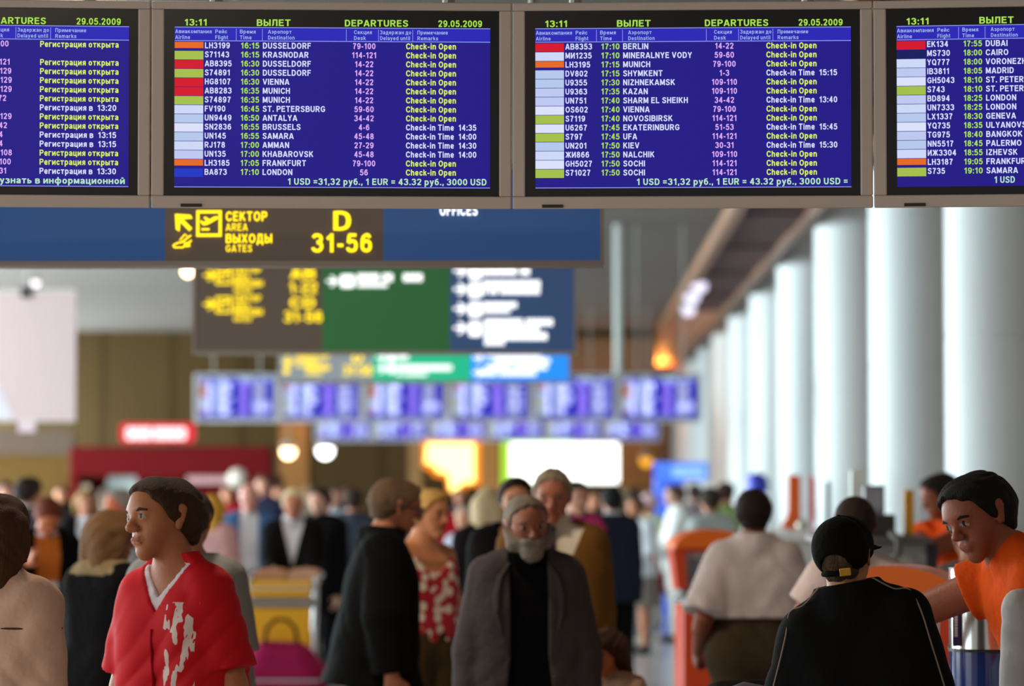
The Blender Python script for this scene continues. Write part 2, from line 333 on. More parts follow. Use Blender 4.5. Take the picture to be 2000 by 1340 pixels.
# glazed soffit above the colonnade
m_gloss = mat('2a2448', rough=.6, var=.6, scale=.9, spec=.12, name='glossy_panel', tint='4a2c20')
m_brown = mat('7d5230', rough=.45, var=.25, scale=1.4, name='brown_wood')
sb = MB().box(1.88, 2.02, 20, 90, 4.82, 5.3).box(2.78, 2.9, 20, 90, 4.82, 5.3)
sb.box(1.88, 2.9, 20, 90, 5.3, 5.6)
structure('trim_2', sb, m_brown)
sg = MB()
for k, y in enumerate(np.arange(20.2, 56, 2.6)): sg.box(2.03, 2.77, y, y+2.55, 4.85+.03*(k % 2), 5.05)
structure('trim_3', sg, m_gloss)
structure('trim_4', MB().box(2.03, 2.77, 56, 88, 4.9, 5.05), mat('b8702c', rough=.4, var=.2, scale=2))
structure('trim_5', MB().box(2.5, 3.0, 89, 89.6, 0, 4.82), mat('6a4a2c', rough=.5, var=.3, scale=2, stretch=(1, 1, .3)))  # brown pilaster at the end of the wall
# upper hall behind the colonnade
structure('trim_6', MB().box(2.9, 5, -6, 94, 8.6, 8.8), m_white)

# ------------------------------------------------------------------ lamps
def lampball(px, py, D, r, col, st, label, power, drop=None, lc=None):
    p = P(px, py, D)
    t = thing('ceiling_spotlight', label, 'lamp', p)
    MB().lathe([(0, -r)]+[(r*math.sin(a), -r*math.cos(a)) for a in np.linspace(.3, PI-.3, 8)]+[(0, r)], 16).obj('bulb', emit(col, st), t, smooth=60)
    top = (drop if drop else CEIL)-p.z
    MB().lathe([(r*1.15, r*.35), (r*1.2, r*.4), (r*.7, r*1.5), (.02, r*1.7)], 16).obj('lamp_shade', mat('8c8378', rough=.5), t, smooth=40)
    MB().tube([(0, 0, r*1.5), (0, 0, top)], .012, 8).obj('hanging_rod', mat('6e675f', rough=.5), t)
    if power:
        l = bpy.data.lights.new('lamp', 'POINT'); l.energy = power; l.color = lc or lin(col); l.shadow_soft_size = r
        o = bpy.data.objects.new('lamp_light', l); COL.objects.link(o); o.location = p+Vector((0, -.05, -r-.06))
lampball(563, 882, 60, .13, 'ffd9a8', 9, 'small warm orange spotlight right of the red booth', 60)
lampball(635, 880, 60, .15, 'ffffff', 7, 'small white spotlight in front of the olive wall', 40)
lampball(367, 530, 30, .055, 'ffd2a0', 12, 'warm spotlight at the lower left edge of the brown gate sign', 0)
lampball(1450, 420, 38, .07, 'ffc890', 5, 'warm spotlight under the brown soffit above the columns', 0, 4.9)
lampball(1262, 900, 63, .12, 'ffb020', 1.6, 'dim yellow lamp between the white light box and the blue booth', 10)
lampball(70, 552, 40, .05, 'ffe8f0', 3, 'small pinkish spotlight above the hanging white banner', 0)
for k, (x, y) in enumerate([(1366, 558), (1352, 580), (1344, 604)]):
    lampball(x, y, 48+2*k, .12, 'eae6ff', 1.6, 'white lamp of the cluster under the soffit, '+['nearest', 'middle', 'farthest'][k]+' one', 0, 4.95)
def warm(name, loc, e, col='ff9a40', r=.3):
    l = bpy.data.lights.new(name, 'POINT'); l.energy = e; l.color = lin(col); l.shadow_soft_size = r
    o = bpy.data.objects.new(name, l); COL.objects.link(o); o.location = loc
warm('shop_light', (-5.6, 62, 3.0), 40)
warm('shop_light', (.2, 63.5, 3.0), 90)
warm('soffit_light', (2.4, 82, 4.5), 200)
warm('shop_light', (-10, 50, 3.0), 25, 'ffc080')
# warm disc fills added under the ceiling, unseen, to light near people from above
for k in range(4):
    for x in (-8, -2):
        l = bpy.data.lights.new('added_ceiling_fill', 'AREA'); l.shape = 'DISK'; l.size = .5; l.energy = (170, 150, 60, 40)[k]; l.color = (1, .84, .66)
        o = bpy.data.objects.new('added_ceiling_fill', l); COL.objects.link(o); o.location = (x, 2+10*k, CEIL-.06)

# ------------------------------------------------------------------ departure boards
K = 1/655.0
m_house = mat('bdac9f', rough=.5, var=.04, scale=2, name='beige_housing')
m_blk = mat('0c0808', rough=.25, var=.1, name='black_glass')
m_dark = mat('1c1614', rough=.5)
E_GY, E_YE, E_WH, E_PK, E_TK, E_LN, E_HD = ('a8e050', 'd8f060', 'd4dcff', 'dcaaf8', 'b4e4c0', '8c9cf0', 'a0b4f0')
CELL = {'o': 'ec6c24', 'g': 'a9c44e', 'r': 'd8152e', 'w': 'd2dcfc', 'v': 'c2ccf6', 'W': 'dfe6ff', 'b': '2238c8', 'n': '161f60', 'l': 'b9cdf2', 'k': '0a0604'}
def mk_board(name, label, loc, rz, tilt, rows, cells, header=True, ticker=None, tick_u=243, ru=False, lineb=True):
    t = thing(name, label, 'departure board', loc, group='departure boards in the front row', rot=(tilt, 0, rz))
    X = lambda u: (u-352)*K
    Z = lambda v: (407-v)*K
    fr = MB().box(X(0), X(704), 0, .02, Z(18), Z(2)).box(X(0), X(704), 0, .02, 0, Z(383)).box(X(0), X(25), 0, .02, Z(383), Z(18)).box(X(680), X(704), 0, .02, Z(383), Z(18))
    fr.box(X(1), X(703), .02, .14, .03, Z(4))
    fr.obj('housing', m_house, t, bevel=.004)
    MB().box(X(24), X(681), .008, .02, Z(384), Z(17)).obj('bezel', m_blk, t)
    sc = MB().box(X(45), X(662), .006, .008, Z(367), Z(53)).obj('screen', emit('221985', 1.0, '050510'), t)
    MB().box(X(45), X(662), .0045, .006, Z(79), Z(54)).obj('header_band', emit('2a26b4', 1.0, '050510'), sc)
    ln = MB()
    for v in (53, 79.5)+((366,) if lineb else ()): ln.box(X(45), X(662), .004, .0046, Z(v+.7), Z(v-.7))
    for u in (165, 216, 380, 443, 510): ln.box(X(u-.5), X(u+.5), .004, .0044, Z(79), Z(56))
    ln.obj('ruled_line', emit(E_LN, 1.0), sc)
    M = {k: MB() for k in 'gywpth'}
    y = .003
    def tx(k, s, u, v, cap, **kw):
        kw['width'] = kw['width']*K if kw.get('width') else None
        text(M[k], s, X(u), Z(v), cap*K, y, **kw)
    for s, u, w in (('13:11', 64, 44), ('ВЫЛЕТ', 205, 66), ('DEPARTURES', 377, 124), ('29.05.2009', 560, 86)): tx('g', s, u, 50, 13, width=w)
    for a, b, u, wa, wb_ in (('Авиакомпания', 'Airline', 46, 71, 29), ('Рейс', 'Flight', 124, 23, 25), ('Время', 'Time', 172, 31, 23), ('Аэропорт', 'Destination', 227, 46, 52),
                    ('Секция', 'Desk', 395, 35, 23), ('Задержан до', 'Delayed until', 446, 61, 59), ('Примечание', 'Remarks', 519, 60, 41)):
        tx('h', a, u, 65, 7.6, width=wa, t=2.1); tx('h', b, u, 76.5, 7.6, width=wb_, t=2.1)
    for i, r in enumerate(rows):
        v = 94.4+17.7*i
        fl, ti, de, dk, rk = r
        if fl: tx('w', fl, 104, v, 11.6, xs=1.0)
        if ti: tx('g', ti, 174, v, 11.6, width=36)
        if de: tx('w', de, 217, v, 11.6, xs=1.06)
        if dk:
            if ru: tx('p', dk[0], dk[1], v, 11.6, xs=.97)
            else: tx('p', dk, 415, v, 11.6, xs=.97, align='c')
        if rk:
            if ru: tx('y' if 'о' in rk[-3:] or rk.endswith('та') else 'w', rk, 490, v, 11.6, width=152 if rk.endswith('та') else 148)
            else:
                op = rk == 'O'
                if op: tx('y', 'Check-in Open', 497, v, 11.8, width=98)
                else: tx('w', 'Check-in Time', 497, v, 11.8, width=94); tx('w', rk, 600, v, 11.8, width=35)
    if ticker: tx('t', ticker, tick_u, 361, 12.6, width=(655-tick_u) if len(ticker) > 8 else None)
    for k, c, nm in (('g', E_GY, 'green_lettering'), ('y', E_YE, 'yellow_lettering'), ('w', E_WH, 'white_lettering'), ('p', E_PK, 'pink_lettering'), ('t', E_TK, 'ticker_lettering'), ('h', E_HD, 'header_lettering')):
        if M[k].v: M[k].obj(nm, emit(c, 1.0), sc)
    used = sorted(set(cells)); lg = MB()
    if used:
        for i, c in enumerate(cells):
            z1, z0 = Z(82+17.7*i), Z(98.6+17.7*i)
            if c == 'o': lg.box(X(45), X(101), .003, .0045, Z(94+17.7*i), z1, used.index('o')); continue
            lg.box(X(45), X(101), .003, .0045, z0, z1, used.index(c))
        lg.obj('airline_cell', [emit(CELL[c], .95) for c in used], sc)
    MB().box(X(58), X(99), -.003, .01, Z(405), Z(399)).obj('sensor', m_dark, t)
    return t
B2 = [('LH3199', '16:15', 'DUSSELDORF', '79-100', 'O'), ('S71143', '16:15', 'KRASNODAR', '114-121', 'O'), ('AB8395', '16:30', 'DUSSELDORF', '14-22', 'O'), ('S74891', '16:30', 'DUSSELDORF', '14-22', 'O'),
      ('HG8107', '16:30', 'VIENNA', '14-22', 'O'), ('AB8283', '16:35', 'MUNICH', '14-22', 'O'), ('S74897', '16:35', 'MUNICH', '14-22', 'O'), ('FV190', '16:45', 'ST. PETERSBURG', '59-60', 'O'),
      ('UN9449', '16:50', 'ANTALYA', '34-42', 'O'), ('SN2836', '16:55', 'BRUSSELS', '4-6', '14:35'), ('UN145', '16:55', 'SAMARA', '45-48', '14:00'), ('RJ178', '17:00', 'AMMAN', '27-29', '14:30'),
      ('UN135', '17:00', 'KHABAROVSK', '45-48', '14:00'), ('LH3185', '17:05', 'FRANKFURT', '79-100', 'O'), ('BA873', '17:10', 'LONDON', '56', 'O')]
B3 = [('AB8353', '17:10', 'BERLIN', '14-22', 'O'), ('МИ1235', '17:10', 'MINERALNYE VODY', '59-60', 'O'), ('LH3195', '17:15', 'MUNICH', '79-100', 'O'), ('DV802', '17:15', 'SHYMKENT', '1-3', '15:15'),
      ('U9355', '17:30', 'NIZHNEKAMSK', '109-110', 'O'), ('U9363', '17:35', 'KAZAN', '109-110', 'O'), ('UN751', '17:40', 'SHARM EL SHEIKH', '34-42', '13:40'), ('OS602', '17:40', 'VIENNA', '79-100', 'O'),
      ('S7119', '17:40', 'NOVOSIBIRSK', '114-121', 'O'), ('U6267', '17:45', 'EKATERINBURG', '51-53', '15:45'), ('S797', '17:45', 'UFA', '114-121', 'O'), ('UN201', '17:50', 'KIEV', '30-31', '15:30'),
      ('ЖИ866', '17:50', 'NALCHIK', '109-110', 'O'), ('GH5027', '17:50', 'SOCHI', '114-121', 'O'), ('S71027', '17:50', 'SOCHI', '114-121', 'O')]
B4 = [(a, b, c, None, None) for a, b, c in (('EK134', '17:55', 'DUBAI'), ('MS730', '18:00', 'CAIRO'), ('YQ777', '18:00', 'VORONEZH'), ('IB3811', '18:05', 'MADRID'), ('GH5043', '18:10', 'ST. PETERSBURG'), ('S743', '18:10', 'ST. PETERSBURG'),
      ('BD894', '18:25', 'LONDON'), ('UN7333', '18:25', 'LONDON'), ('LX1337', '18:30', 'GENEVA'), ('YQ735', '18:35', 'ULYANOVSK'), ('TG975', '18:40', 'BANGKOK'), ('NN5517', '18:45', 'PALERMO'), ('ИЖ3304', '18:55', 'IZHEVSK'), ('LH3187', '19:05', 'FRANKFURT'), ('S735', '19:10', 'SAMARA'))]
op, v1 = 'Регистрация открыта', 'Регистрация в  13:'
B1 = [(None, None, None, dk, rk) for dk, rk in ((('100', 407), op), (None, None), (('-121', 406), op), (('-129', 407), op), (('-129', 408), op), (('-129', 408), op), (('72', 410), op), (('9', 404), v1+'20'),
      (('-129', 408), op), (('-42', 406), op), (('-4', 406), v1+'15'), (('-4', 406), v1+'15'), (('-108', 409), op), (('-100', 407), op), (('-31', 407), v1+'30'))]
WB = 706*K
p0 = P(1000, 408, 9.16)
def ang(a): return Vector((math.cos(R(a)), math.sin(R(a)), 0))
TL = R(-1.2)
seamR = p0; dR = ang(-1.2); b3c = seamR+dR*WB/2; e3 = seamR+dR*WB
dR4 = ang(-5.0); b4c = e3+dR4*WB/2
dL = ang(3.2); b2c = p0-dL*WB/2; e2 = p0-dL*WB; dL1 = ang(5.2); b1c = e2-dL1*WB/2
t1 = mk_board('departure_board', 'departure board at the left edge with Russian check-in remarks', b1c, R(5.2), -TL, B1, '', ticker='е узнать в информационной', tick_u=398, ru=True)
t2 = mk_board('departure_board', 'departure board listing DUSSELDORF first and LONDON last', b2c, R(3.2), -TL, B2, 'ogrgrrgwlWlwvob', ticker='1 USD =31,32 руб., 1 EUR = 43.32 руб., 3000 USD', tick_u=266)
t3 = mk_board('departure_board', 'departure board listing BERLIN first and SOCHI last', b3c, R(-1.2), -TL, B3, 'rwollvvWgWglwWg', ticker='1 USD =31,32 руб., 1 EUR = 43.32 руб., 3000 USD =', tick_u=243)
t4 = mk_board('departure_board', 'departure board at the right edge listing DUBAI first', b4c, R(-5.0), -TL, B4, 'rnwvWgvwlWvlwog', ticker='1 USD', tick_u=232, lineb=False)
# row of hangers for the front boards (above the frame)
for i, t in enumerate((t1, t2, t3, t4)):
    h = MB()
    for x in (-.35, .35): h.tube([(x, .08, .6), (x, .08, CEIL-p0.z)], .02, 10)
    h.obj('hanging_rod', mat('8e8a86', rough=.4, metal=.5), t)

# the two far rows: the same kind of board, brighter screens
FAR = {'screen': emit('2c22c0', 1.0, '050510'), 'header_band': emit('5a62d8', 1.1, '050510'), 'housing': mat('a9a9a6', rough=.5, var=.03, scale=2), 'bezel': mat('4a4880', rough=.4, var=.1),
       'white_lettering': emit('d0dcff', 3.6), 'green_lettering': emit('c8e8c0', 2.2), 'yellow_lettering': emit('d0d8c8', 2.0), 'pink_lettering': emit('c0a0ff', 3), 'ticker_lettering': emit('c0d0ff', 1.2), 'header_lettering': emit('c8d8ff', 2)}
def copy_tree(o, parent=None):
    c = o.copy(); COL.objects.link(c)
    if parent: c.parent = parent
    k = o.name.split('.')[0]
    if o.type == 'MESH' and k in FAR:
        c.material_slots[0].link = 'OBJECT'; c.material_slots[0].material = FAR[k]
    for ch in list(o.children):
        if not ch.name.startswith('hanging_rod'): copy_tree(ch, c)
    return c
ORD = ['leftmost', 'second from left', 'third from left', 'fourth from left', 'fifth from left', 'rightmost']
m_rod = mat('9aa09a', rough=.5, var=.03)
for row, (x0, pitch, yb, s, nm) in enumerate(((378, 165.6, 825, 154.3, 'nearer'), (614, 112.7, 862, 105.0, 'farther'))):
    D = FPX/s
    for i in range(6):
        px = x0+pitch*(i+.5)
        c = copy_tree((t2, t3, t2, t3, t3, t2)[i]); c.location = P(px, yb, D); c.rotation_euler = (0, 0, 0)
        c.scale = (.985, 1, 1)
        c['label'] = 'blurred blue departure screen, %s of the six in the %s hanging row' % (ORD[i], nm); c['group'] = 'departure screens in the %s far row' % nm
        h = MB(); hx = (P(1210, 700, D).x-c.location.x) if (row == 0 and i == 4) else .3
        for x in ((hx,) if row == 0 and i == 4 else (-.3, .3)):
            h.tube([(x, .08, .6), (x, .08, CEIL-c.location.z)], .06 if row == 0 and i == 4 else .007, 6)
        h.obj('hanging_rod', m_rod, c)

# ------------------------------------------------------------------ hanging direction signs
Y_, W_ = emit('ffdc18', 1.8), emit('ffffff', 1.6)
def arrow(mb, X, Z, x, y, r, a, mi=0):
    "arrow with head, centre (x, y) px, half size r, pointing at angle a"
    pts = [(-.9, -.17), (.15, -.17), (-.35, -.75), (-.02, -.85), (.95, 0), (-.02, .85), (-.35, .75), (.15, .17), (-.9, .17)]
    c, s = math.cos(R(a)), math.sin(R(a)); vs = []
    for p in pts: q = (p[0]*c-p[1]*s, p[0]*s+p[1]*c); vs.append((X(x+q[0]*r), -.006, Z(y-q[1]*r)))
    mb.add(vs, [(0, 1, 7, 8), (1, 2, 3, 4), (1, 4, 7), (4, 5, 6, 7)], mi)
def planebox(mb, X, Z, x0, x1, y0, y1, mi=0):
    w = (x1-x0)*.12; q = lambda a, b, c, d: mb.quad(X(a), X(b), Z(d), Z(c), -.006, mi)
    q(x0, x1, y0, y0+w); q(x0, x1, y1-w, y1); q(x0, x0+w, y0+w, y1-w); q(x1-w, x1, y0+w, y1-w)
    W2, H2 = x1-x0, y1-y0
    def poly(pp): mb.add([(X(x0+a*W2), -.006, Z(y0+b*H2)) for a, b in pp], [tuple(range(len(pp)))], mi)
    poly([(.2, .5), (.3, .58), (.5, .52), (.86, .32), (.84, .22), (.7, .24), (.52, .34), (.36, .24), (.27, .27), (.4, .4), (.28, .44), (.2, .38), (.14, .4)])
    q(x0+.2*W2, x0+.52*W2, y0+.68*H2, y0+.76*H2)
def words(mb, X, Z, x0, x1, y0, y1, seed=0, mi=0):
    "an illegible line: word-length bars broken into strokes"
    rnd = random.Random(seed); x = x0; h = y1-y0
    while x < x1-h*.4:
        w = min(x1-x, h*rnd.uniform(.42, .7)); mb.rbox(X(x), X(x+w*.92), -.007, -.006, Z(y1), Z(y0), min(X(w)-X(0), Z(0)-Z(h))*.3, mi); x += w
        if rnd.random() < .05: x += h*.4
def mk_sign(label, D, yb, ytop, panels, draw, x_l, x_r, frame='8f8378'):
    s = FPX/D; k = 1/s
    o = P(x_l, yb, D); t = thing('direction_sign', label, 'sign', o, group='hanging direction signs')
    X = lambda x: (x-x_l)*k
    Z = lambda y: (yb-y)*k
    MB().box(X(x_l), X(x_r), .0, .16, 0, .018).box(X(x_l), X(x_r), 0, .16, Z(ytop), Z(ytop)+.02).box(X(x_l)-.015, X(x_l), 0, .16, 0, Z(ytop)).box(X(x_r), X(x_r)+.015, 0, .16, 0, Z(ytop)).obj('frame', mat(frame, rough=.4, metal=.3, var=.04), t)
    for (a, b, c) in panels:
        MB().box(X(a), X(b), .004, .15, .018, Z(ytop)).obj('panel', c, t)
    l = {'y': MB(), 'w': MB()}; draw(l, X, Z)
    for q, mm, nm in (('y', Y_, 'yellow_lettering'), ('w', W_, 'white_lettering')):
        if l[q].v: l[q].obj(nm, mm, t)
    h = MB()
    for x in (.25, X(x_r)-.25): h.tube([(x, .08, Z(ytop)), (x, .08, CEIL-o.z)], .015, 8)
    h.obj('hanging_rod', mat('8e8a86', rough=.4, metal=.5), t)
    return t
def panel(c, e=.25): 
    m = mat(c, rough=.45, var=.03, scale=2, name='sign_panel'); b = m.node_tree.nodes['Principled BSDF']
    b.inputs['Emission Color'].default_value = (*lin(c), 1); b.inputs['Emission Strength'].default_value = e; m.cycles.emission_sampling = 'NONE'; return m
def T(mb, X, Z, s, x, y, cap, w=None, **k):
    u = X(1)-X(0); text(mb, s, X(x), Z(y), cap*u, -.006, width=w*u if w else None, **k)
def d1(l, X, Z):
    m = l['y']
    arrow(m, X, Z, 362, 434, 24, 135); planebox(m, X, Z, 388, 438, 411, 463)
    m.tube([(X(a), -.008, Z(b)) for a, b in ((345, 484), (362, 484), (379, 470))], .0032, 6); m.tube([(X(a), -.008, Z(b)) for a, b in ((344, 479), (352, 475), (360, 474), (378, 460))], .0032, 6)
    m.tube([(X(a), -.008, Z(b)) for a, b in ((345, 484), (343, 481), (344, 479))], .0032, 6)
    m.tube([(X(a), -.008, Z(b)) for a, b in ((356, 470), (366, 458), (370, 462))], .0032, 6); m.quad(X(364), X(376), Z(483), Z(474), -.006)
    T(m, X, Z, 'СЕКТОР', 446, 432.5, 19, 81); T(m, X, Z, 'AREA', 446, 451.5, 14.5, 43, t=2.0); T(m, X, Z, 'ВЫХОДЫ', 446, 475.5, 18, 91); T(m, X, Z, 'GATES', 446, 493, 14, 52, t=2.0)
    T(m, X, Z, 'D', 657, 451, 38, 35); T(m, X, Z, '31-56', 615, 494, 37, 118)
    T(l['w'], X, Z, 'OFFICES', 866, 422, 20, 74)
mk_sign('long hanging sign with yellow gate number 31-56 between blue panels', 11.3, 520, 330, [(-190, 326, panel('20508c')), (326, 755, panel('574a40')), (755, 1180, panel('2a5590'))], d1, -190, 1180)
def d2(l, X, Z):
    m = l['y']; w = l['w']
    for j, (ya, yc) in enumerate(((537, 522), (594, 578))):
        arrow(m, X, Z, 409, ya, 13, 0 if j else 0); planebox(m, X, Z, 421, 452, yc+1, yc+33)
        for i, (s, wd, cp) in enumerate((('СЕКТОР', 52, 11), ('AREA', 30, 9), ('ВЫХОДЫ', 56, 11), ('GATES', 34, 9))): T(m, X, Z, s, 457, yc+10+13*i, cp, wd, t=3)
    T(m, X, Z, 'A', 568, 544, 20, 22); T(m, X, Z, 'B', 594, 544, 20, 22); T(m, X, Z, '1-22', 566, 573, 22, 54)
    T(m, X, Z, 'C', 567, 601, 20, 22); T(m, X, Z, 'D', 594, 601, 20, 22); T(m, X, Z, '31-56', 556, 629, 21, 74)
    arrow(w, X, Z, 650, 549, 13, 0); w.rbox(X(665), X(694), -.007, -.006, Z(562), Z(536), .02)
    words(w, X, Z, 699, 780, 534, 550, 1); words(w, X, Z, 789, 828, 534, 550, 2); words(w, X, Z, 699, 762, 553, 561, 3)
    for i, (y, lines) in enumerate(((529, ((945, 1040, 522, 538),)), (565, ((945, 1063, 548, 562), (945, 1058, 563, 575))), (603, ((945, 1012, 590, 602), (945, 1002, 604, 612))),
                                    (641, ((948, 1083, 623, 637), (948, 1060, 638, 649), (948, 1074, 650, 665), (948, 990, 666, 675))))):
        arrow(w, X, Z, 901, y, 15, 0); w.rbox(X(917), X(943), -.007, -.006, Z(y+17), Z(y-13), .02)
        for j, (a, b, c, d) in enumerate(lines): words(w, X, Z, a, b, c, d, 10+4*i+j)
mk_sign('large hanging sign with brown, green and dark blue panels', 19.35, 692, 470, [(380, 630, panel('54463c')), (630, 880, panel('1f6632')), (880, 1124, panel('2e4f7c'))], d2, 380, 1124)
def d3(l, X, Z):
    m = l['y']; w = l['w']
    arrow(m, X, Z, 562, 706, 12, -90); planebox(m, X, Z, 578, 598, 694, 716)
    for i, (s, wd, cp) in enumerate((('СЕКТОР', 44, 9), ('AREA', 26, 8), ('ВЫХОДЫ', 46, 10), ('GATES', 30, 8))): T(m, X, Z, s, 598, 701+10.5*i, cp, wd, t=3.2)
    m.rbox(X(553), X(566), -.007, -.006, Z(730), Z(720), .02)
    T(m, X, Z, 'D', 689, 708, 18, 20); T(m, X, Z, '31-56', 671, 733, 19, 56)
    for i, (y, a, b) in enumerate(((698, 770, 800), (720, 770, 886))):
        arrow(w, X, Z, 746, y, 11, 0); w.rbox(X(758), X(772), -.007, -.006, Z(y+9), Z(y-9), .02); words(w, X, Z, 775, b, y-7, y+4, 40+i)
    words(w, X, Z, 775, 835, 728, 734, 44)
    for i, (y, a, b) in enumerate(((695, 950, 1060), (706, 968, 1075), (718, 950, 1070), (730, 940, 1050))): words(w, X, Z, a, b, y-6, y+4, 50+i)
    for y in (698, 728): arrow(w, X, Z, 935, y, 11, 0)
mk_sign('far hanging sign with grey, bright green and bright blue panels', 25.1, 749, 640, [(545, 728, panel('7d8890', .5)), (728, 920, panel('10a078', .8)), (920, 1112, panel('1880e0', .8))], d3, 545, 1112)  # haze put into the colours: panels paler and brighter than on nearer signs

# ------------------------------------------------------------------ hanging banner at the left
s = 182.0; D = FPX/s; o = P(-40, 820, D)
t = thing('hanging_banner', 'plain pinkish white banner hanging at the upper left', 'banner', o)
wB, hB = 188/s, 250/s
MB().box(0, wB, 0, .03, 0, hB).obj('banner_sheet', mat('b8a4a4', rough=.9, spec=.05, var=.03, scale=1.5), t)
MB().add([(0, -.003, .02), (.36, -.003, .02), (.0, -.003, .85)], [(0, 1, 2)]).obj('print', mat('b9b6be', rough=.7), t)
MB().box(0, wB, -.012, .042, hB, hB+.03).box(0, wB, -.012, .042, -.02, 0).obj('rail', mat('b5adab', rough=.4), t)
cx = 90/s
MB().box(cx-.06, cx+.06, -.03, .05, hB-.06, hB+.06).obj('clip', m_dark, t, bevel=.01)
MB().tube([(cx, .015, hB), (cx, .015, CEIL-o.z)], .012, 8).obj('hanging_rod', mat('8d8580', rough=.5), t)
MB().box(.42, .6, -.01, .04, -.13, -.02).obj('tag_card', mat('b5a0a6', rough=.6, tint='c8b0b8'), t)

# ------------------------------------------------------------------ far shop fronts, light boxes, booths
s = FPX/44; D = 44.0
o = P(135, 946, D); o.z = 0
t = thing('red_booth', 'red kiosk stand with a grey mirror panel, behind the crowd at left', 'kiosk', o)
m_red = mat('560609', rough=.7, var=.12, scale=1.5, spec=.08); m_dred = mat('320508', spec=.08, rough=.6, var=.15, scale=2)
wB = 395/s; hB = P(0, 872, D).z
MB().box(0, wB, 0, .5, hB-.42, hB).obj('fascia', m_red, t, bevel=.02)
MB().box(0, .13, 0, 2.0, 0, hB-.42).box(wB-.5, wB, 0, 2.0, 0, hB-.42).obj('side_panel', m_red, t)
MB().box(.13, wB-.5, 1.8, 2.0, 0, hB-.42).obj('back_panel', mat('780c12', spec=.08, rough=.6, var=.2, scale=2), t)
MB().box(.13, .27, .1, .3, 0, hB-.55).obj('pale_post', mat('c8b090', rough=.5), t)
pm = [(x/s, z) for x, z in ((45, .9), (70, 2.0), (85, 2.1), (112, 2.1), (125, 1.7), (120, .9))]
MB().prism(pm, .5, .58).obj('mirror_panel', mat('a8b4b0', rough=.25, var=.2, scale=3), t)
MB().box(.13, wB-.5, .05, .7, 0, 1.05).box(.1, wB-.48, 0, .75, 1.05, 1.1).obj('counter', m_dred, t)
g = MB(); words(g, lambda x: x/s, lambda y: hB-(y-872)/s, 225, 312, 928, 945, 5)
for v in range(len(g.v)): g.v[v] = (g.v[v][0], g.v[v][1]+.4, g.v[v][2])
MB().box(215/s, 320/s, .4, .44, hB-.58, hB-.42).obj('sign_board', m_dred, t)
g.obj('lettering', mat('d8a8a8', rough=.5), t)
MB().lathe([(0, -.18), (.13, -.12), (.18, 0), (.13, .12), (0, .18)], 16, (330/s, .1, hB-.45)).obj('globe_lamp', mat('b8b0a0', rough=.4), t, smooth=60)
for i, (x, z, c) in enumerate(((1.5, 1.1, 'e0d8c8'), (1.75, 1.1, 'c03028'))):
    tag(MB().lathe([(.05, 0), (.055, .02), (.055, .2), (.02, .27), (.02, .33), (0, .33)], 14, (o.x+x, o.y+.35, z)).obj('bottle', mat(c, rough=.3), smooth=40), ['cream bottle on the red booth counter', 'red bottle on the red booth counter'][i], 'bottle')
# red illuminated sign on its roof
o2 = P(232, 866, D); o2.z = hB+.0; wS = 146/s; hS = P(0, 827, D).z-hB
t = thing('illuminated_sign', 'glowing red sign with white-hot lettering on the red booth roof', 'sign', o2)
MB().rbox(0, wS, .1, .22, .06, hS, .05).obj('sign_body', emit('f0102c', 1.1), t)
g = MB()
words(g, lambda x: x/s, lambda y: hS-(y-826)/s, 13, 62, 834, 858, 6); words(g, lambda x: x/s, lambda y: hS-(y-826)/s, 66, 134, 834, 858, 8)
for i in range(len(g.v)): g.v[i] = (g.v[i][0], .09+(.006 if g.v[i][1] < -.0065 else .0), g.v[i][2])
g.obj('lettering', emit('ffd4d6', 2.2), t)
MB().box(.2, .24, .12, .2, 0, .08).box(wS-.24, wS-.2, .12, .2, 0, .08).obj('bracket', m_dark, t)
# beige partition at far left
o = P(0, 946, 54); sx = FPX/54
t = thing('partition_wall', 'beige shop partition behind the far left heads', 'partition', (XL+.05, 54, 0))
wP = P(133, 946, 54).x-XL
MB().box(0, wP, 0, .2, 0, P(0, 888, 54).z).obj('panel', mat('5a4322', spec=.05, rough=.9, var=.1, scale=1), t)
MB().box(0, wP+.05, -.05, .25, P(0, 888, 54).z, P(0, 840, 54).z).obj('fascia', mat('40290f', rough=.6, var=.2, scale=1.2), t)
# lit timber pillar and shop recesses on the back wall
def slab(name, label, cat, x0, x1, y0, y1, D, m, depth=.3, z0=None, **k):
    a, b = P(x0, y1, D), P(x1, y0, D)
    if z0 is not None: a.z = z0
    return tag(MB().box(a.x, b.x, D, D+depth, a.z, b.z).obj(name, m, **k), label, cat)
slab('timber_pillar', 'warm lit timber pillar beside the red booth', 'pillar', 545, 602, 720, 946, 63, mat('74552e', spec=.1, rough=.7, var=.25, scale=2, stretch=(1, 1, .2)), z0=0)
slab('timber_pillar', 'brown timber pillar between the two glowing light boxes', 'pillar', 936, 976, 800, 946, 64, mat('8f6428', rough=.5, var=.25, scale=2, stretch=(1, 1, .2)), z0=0)
slab('shop_front', 'dark brown shop front right of the white light box', 'shop', 1212, 1284, 800, 946, 64.5, mat('6b4a1c', rough=.5, var=.5, scale=1.5), z0=0)
slab('timber_pillar', 'brown timber pillar left of the yellow light box', 'pillar', 798, 824, 830, 946, 64, mat('80602c', rough=.5, var=.3, scale=2), z0=0)
D = 61.0; s = FPX/D
a = P(825, 975, D); t = thing('light_box', 'blown-out yellow and orange advertising light box', 'light box', (a.x, D, 0))
zT, zB = P(0, 858, D).z, P(0, 968, D).z; w = 112/s
prof = [(0, zT), (w, zT), (w, zB+.2), (w*.75, zB+.2), (w*.72, zB-.05), (w*.45, zB-.05), (w*.42, zB+.35), (w*.18, zB+.4), (w*.15, zT-.62), (0, zT-.55)]
MB().prism(prof[::-1], 0, .12).obj('lit_border', emit('ff8c10', 1.5), t)
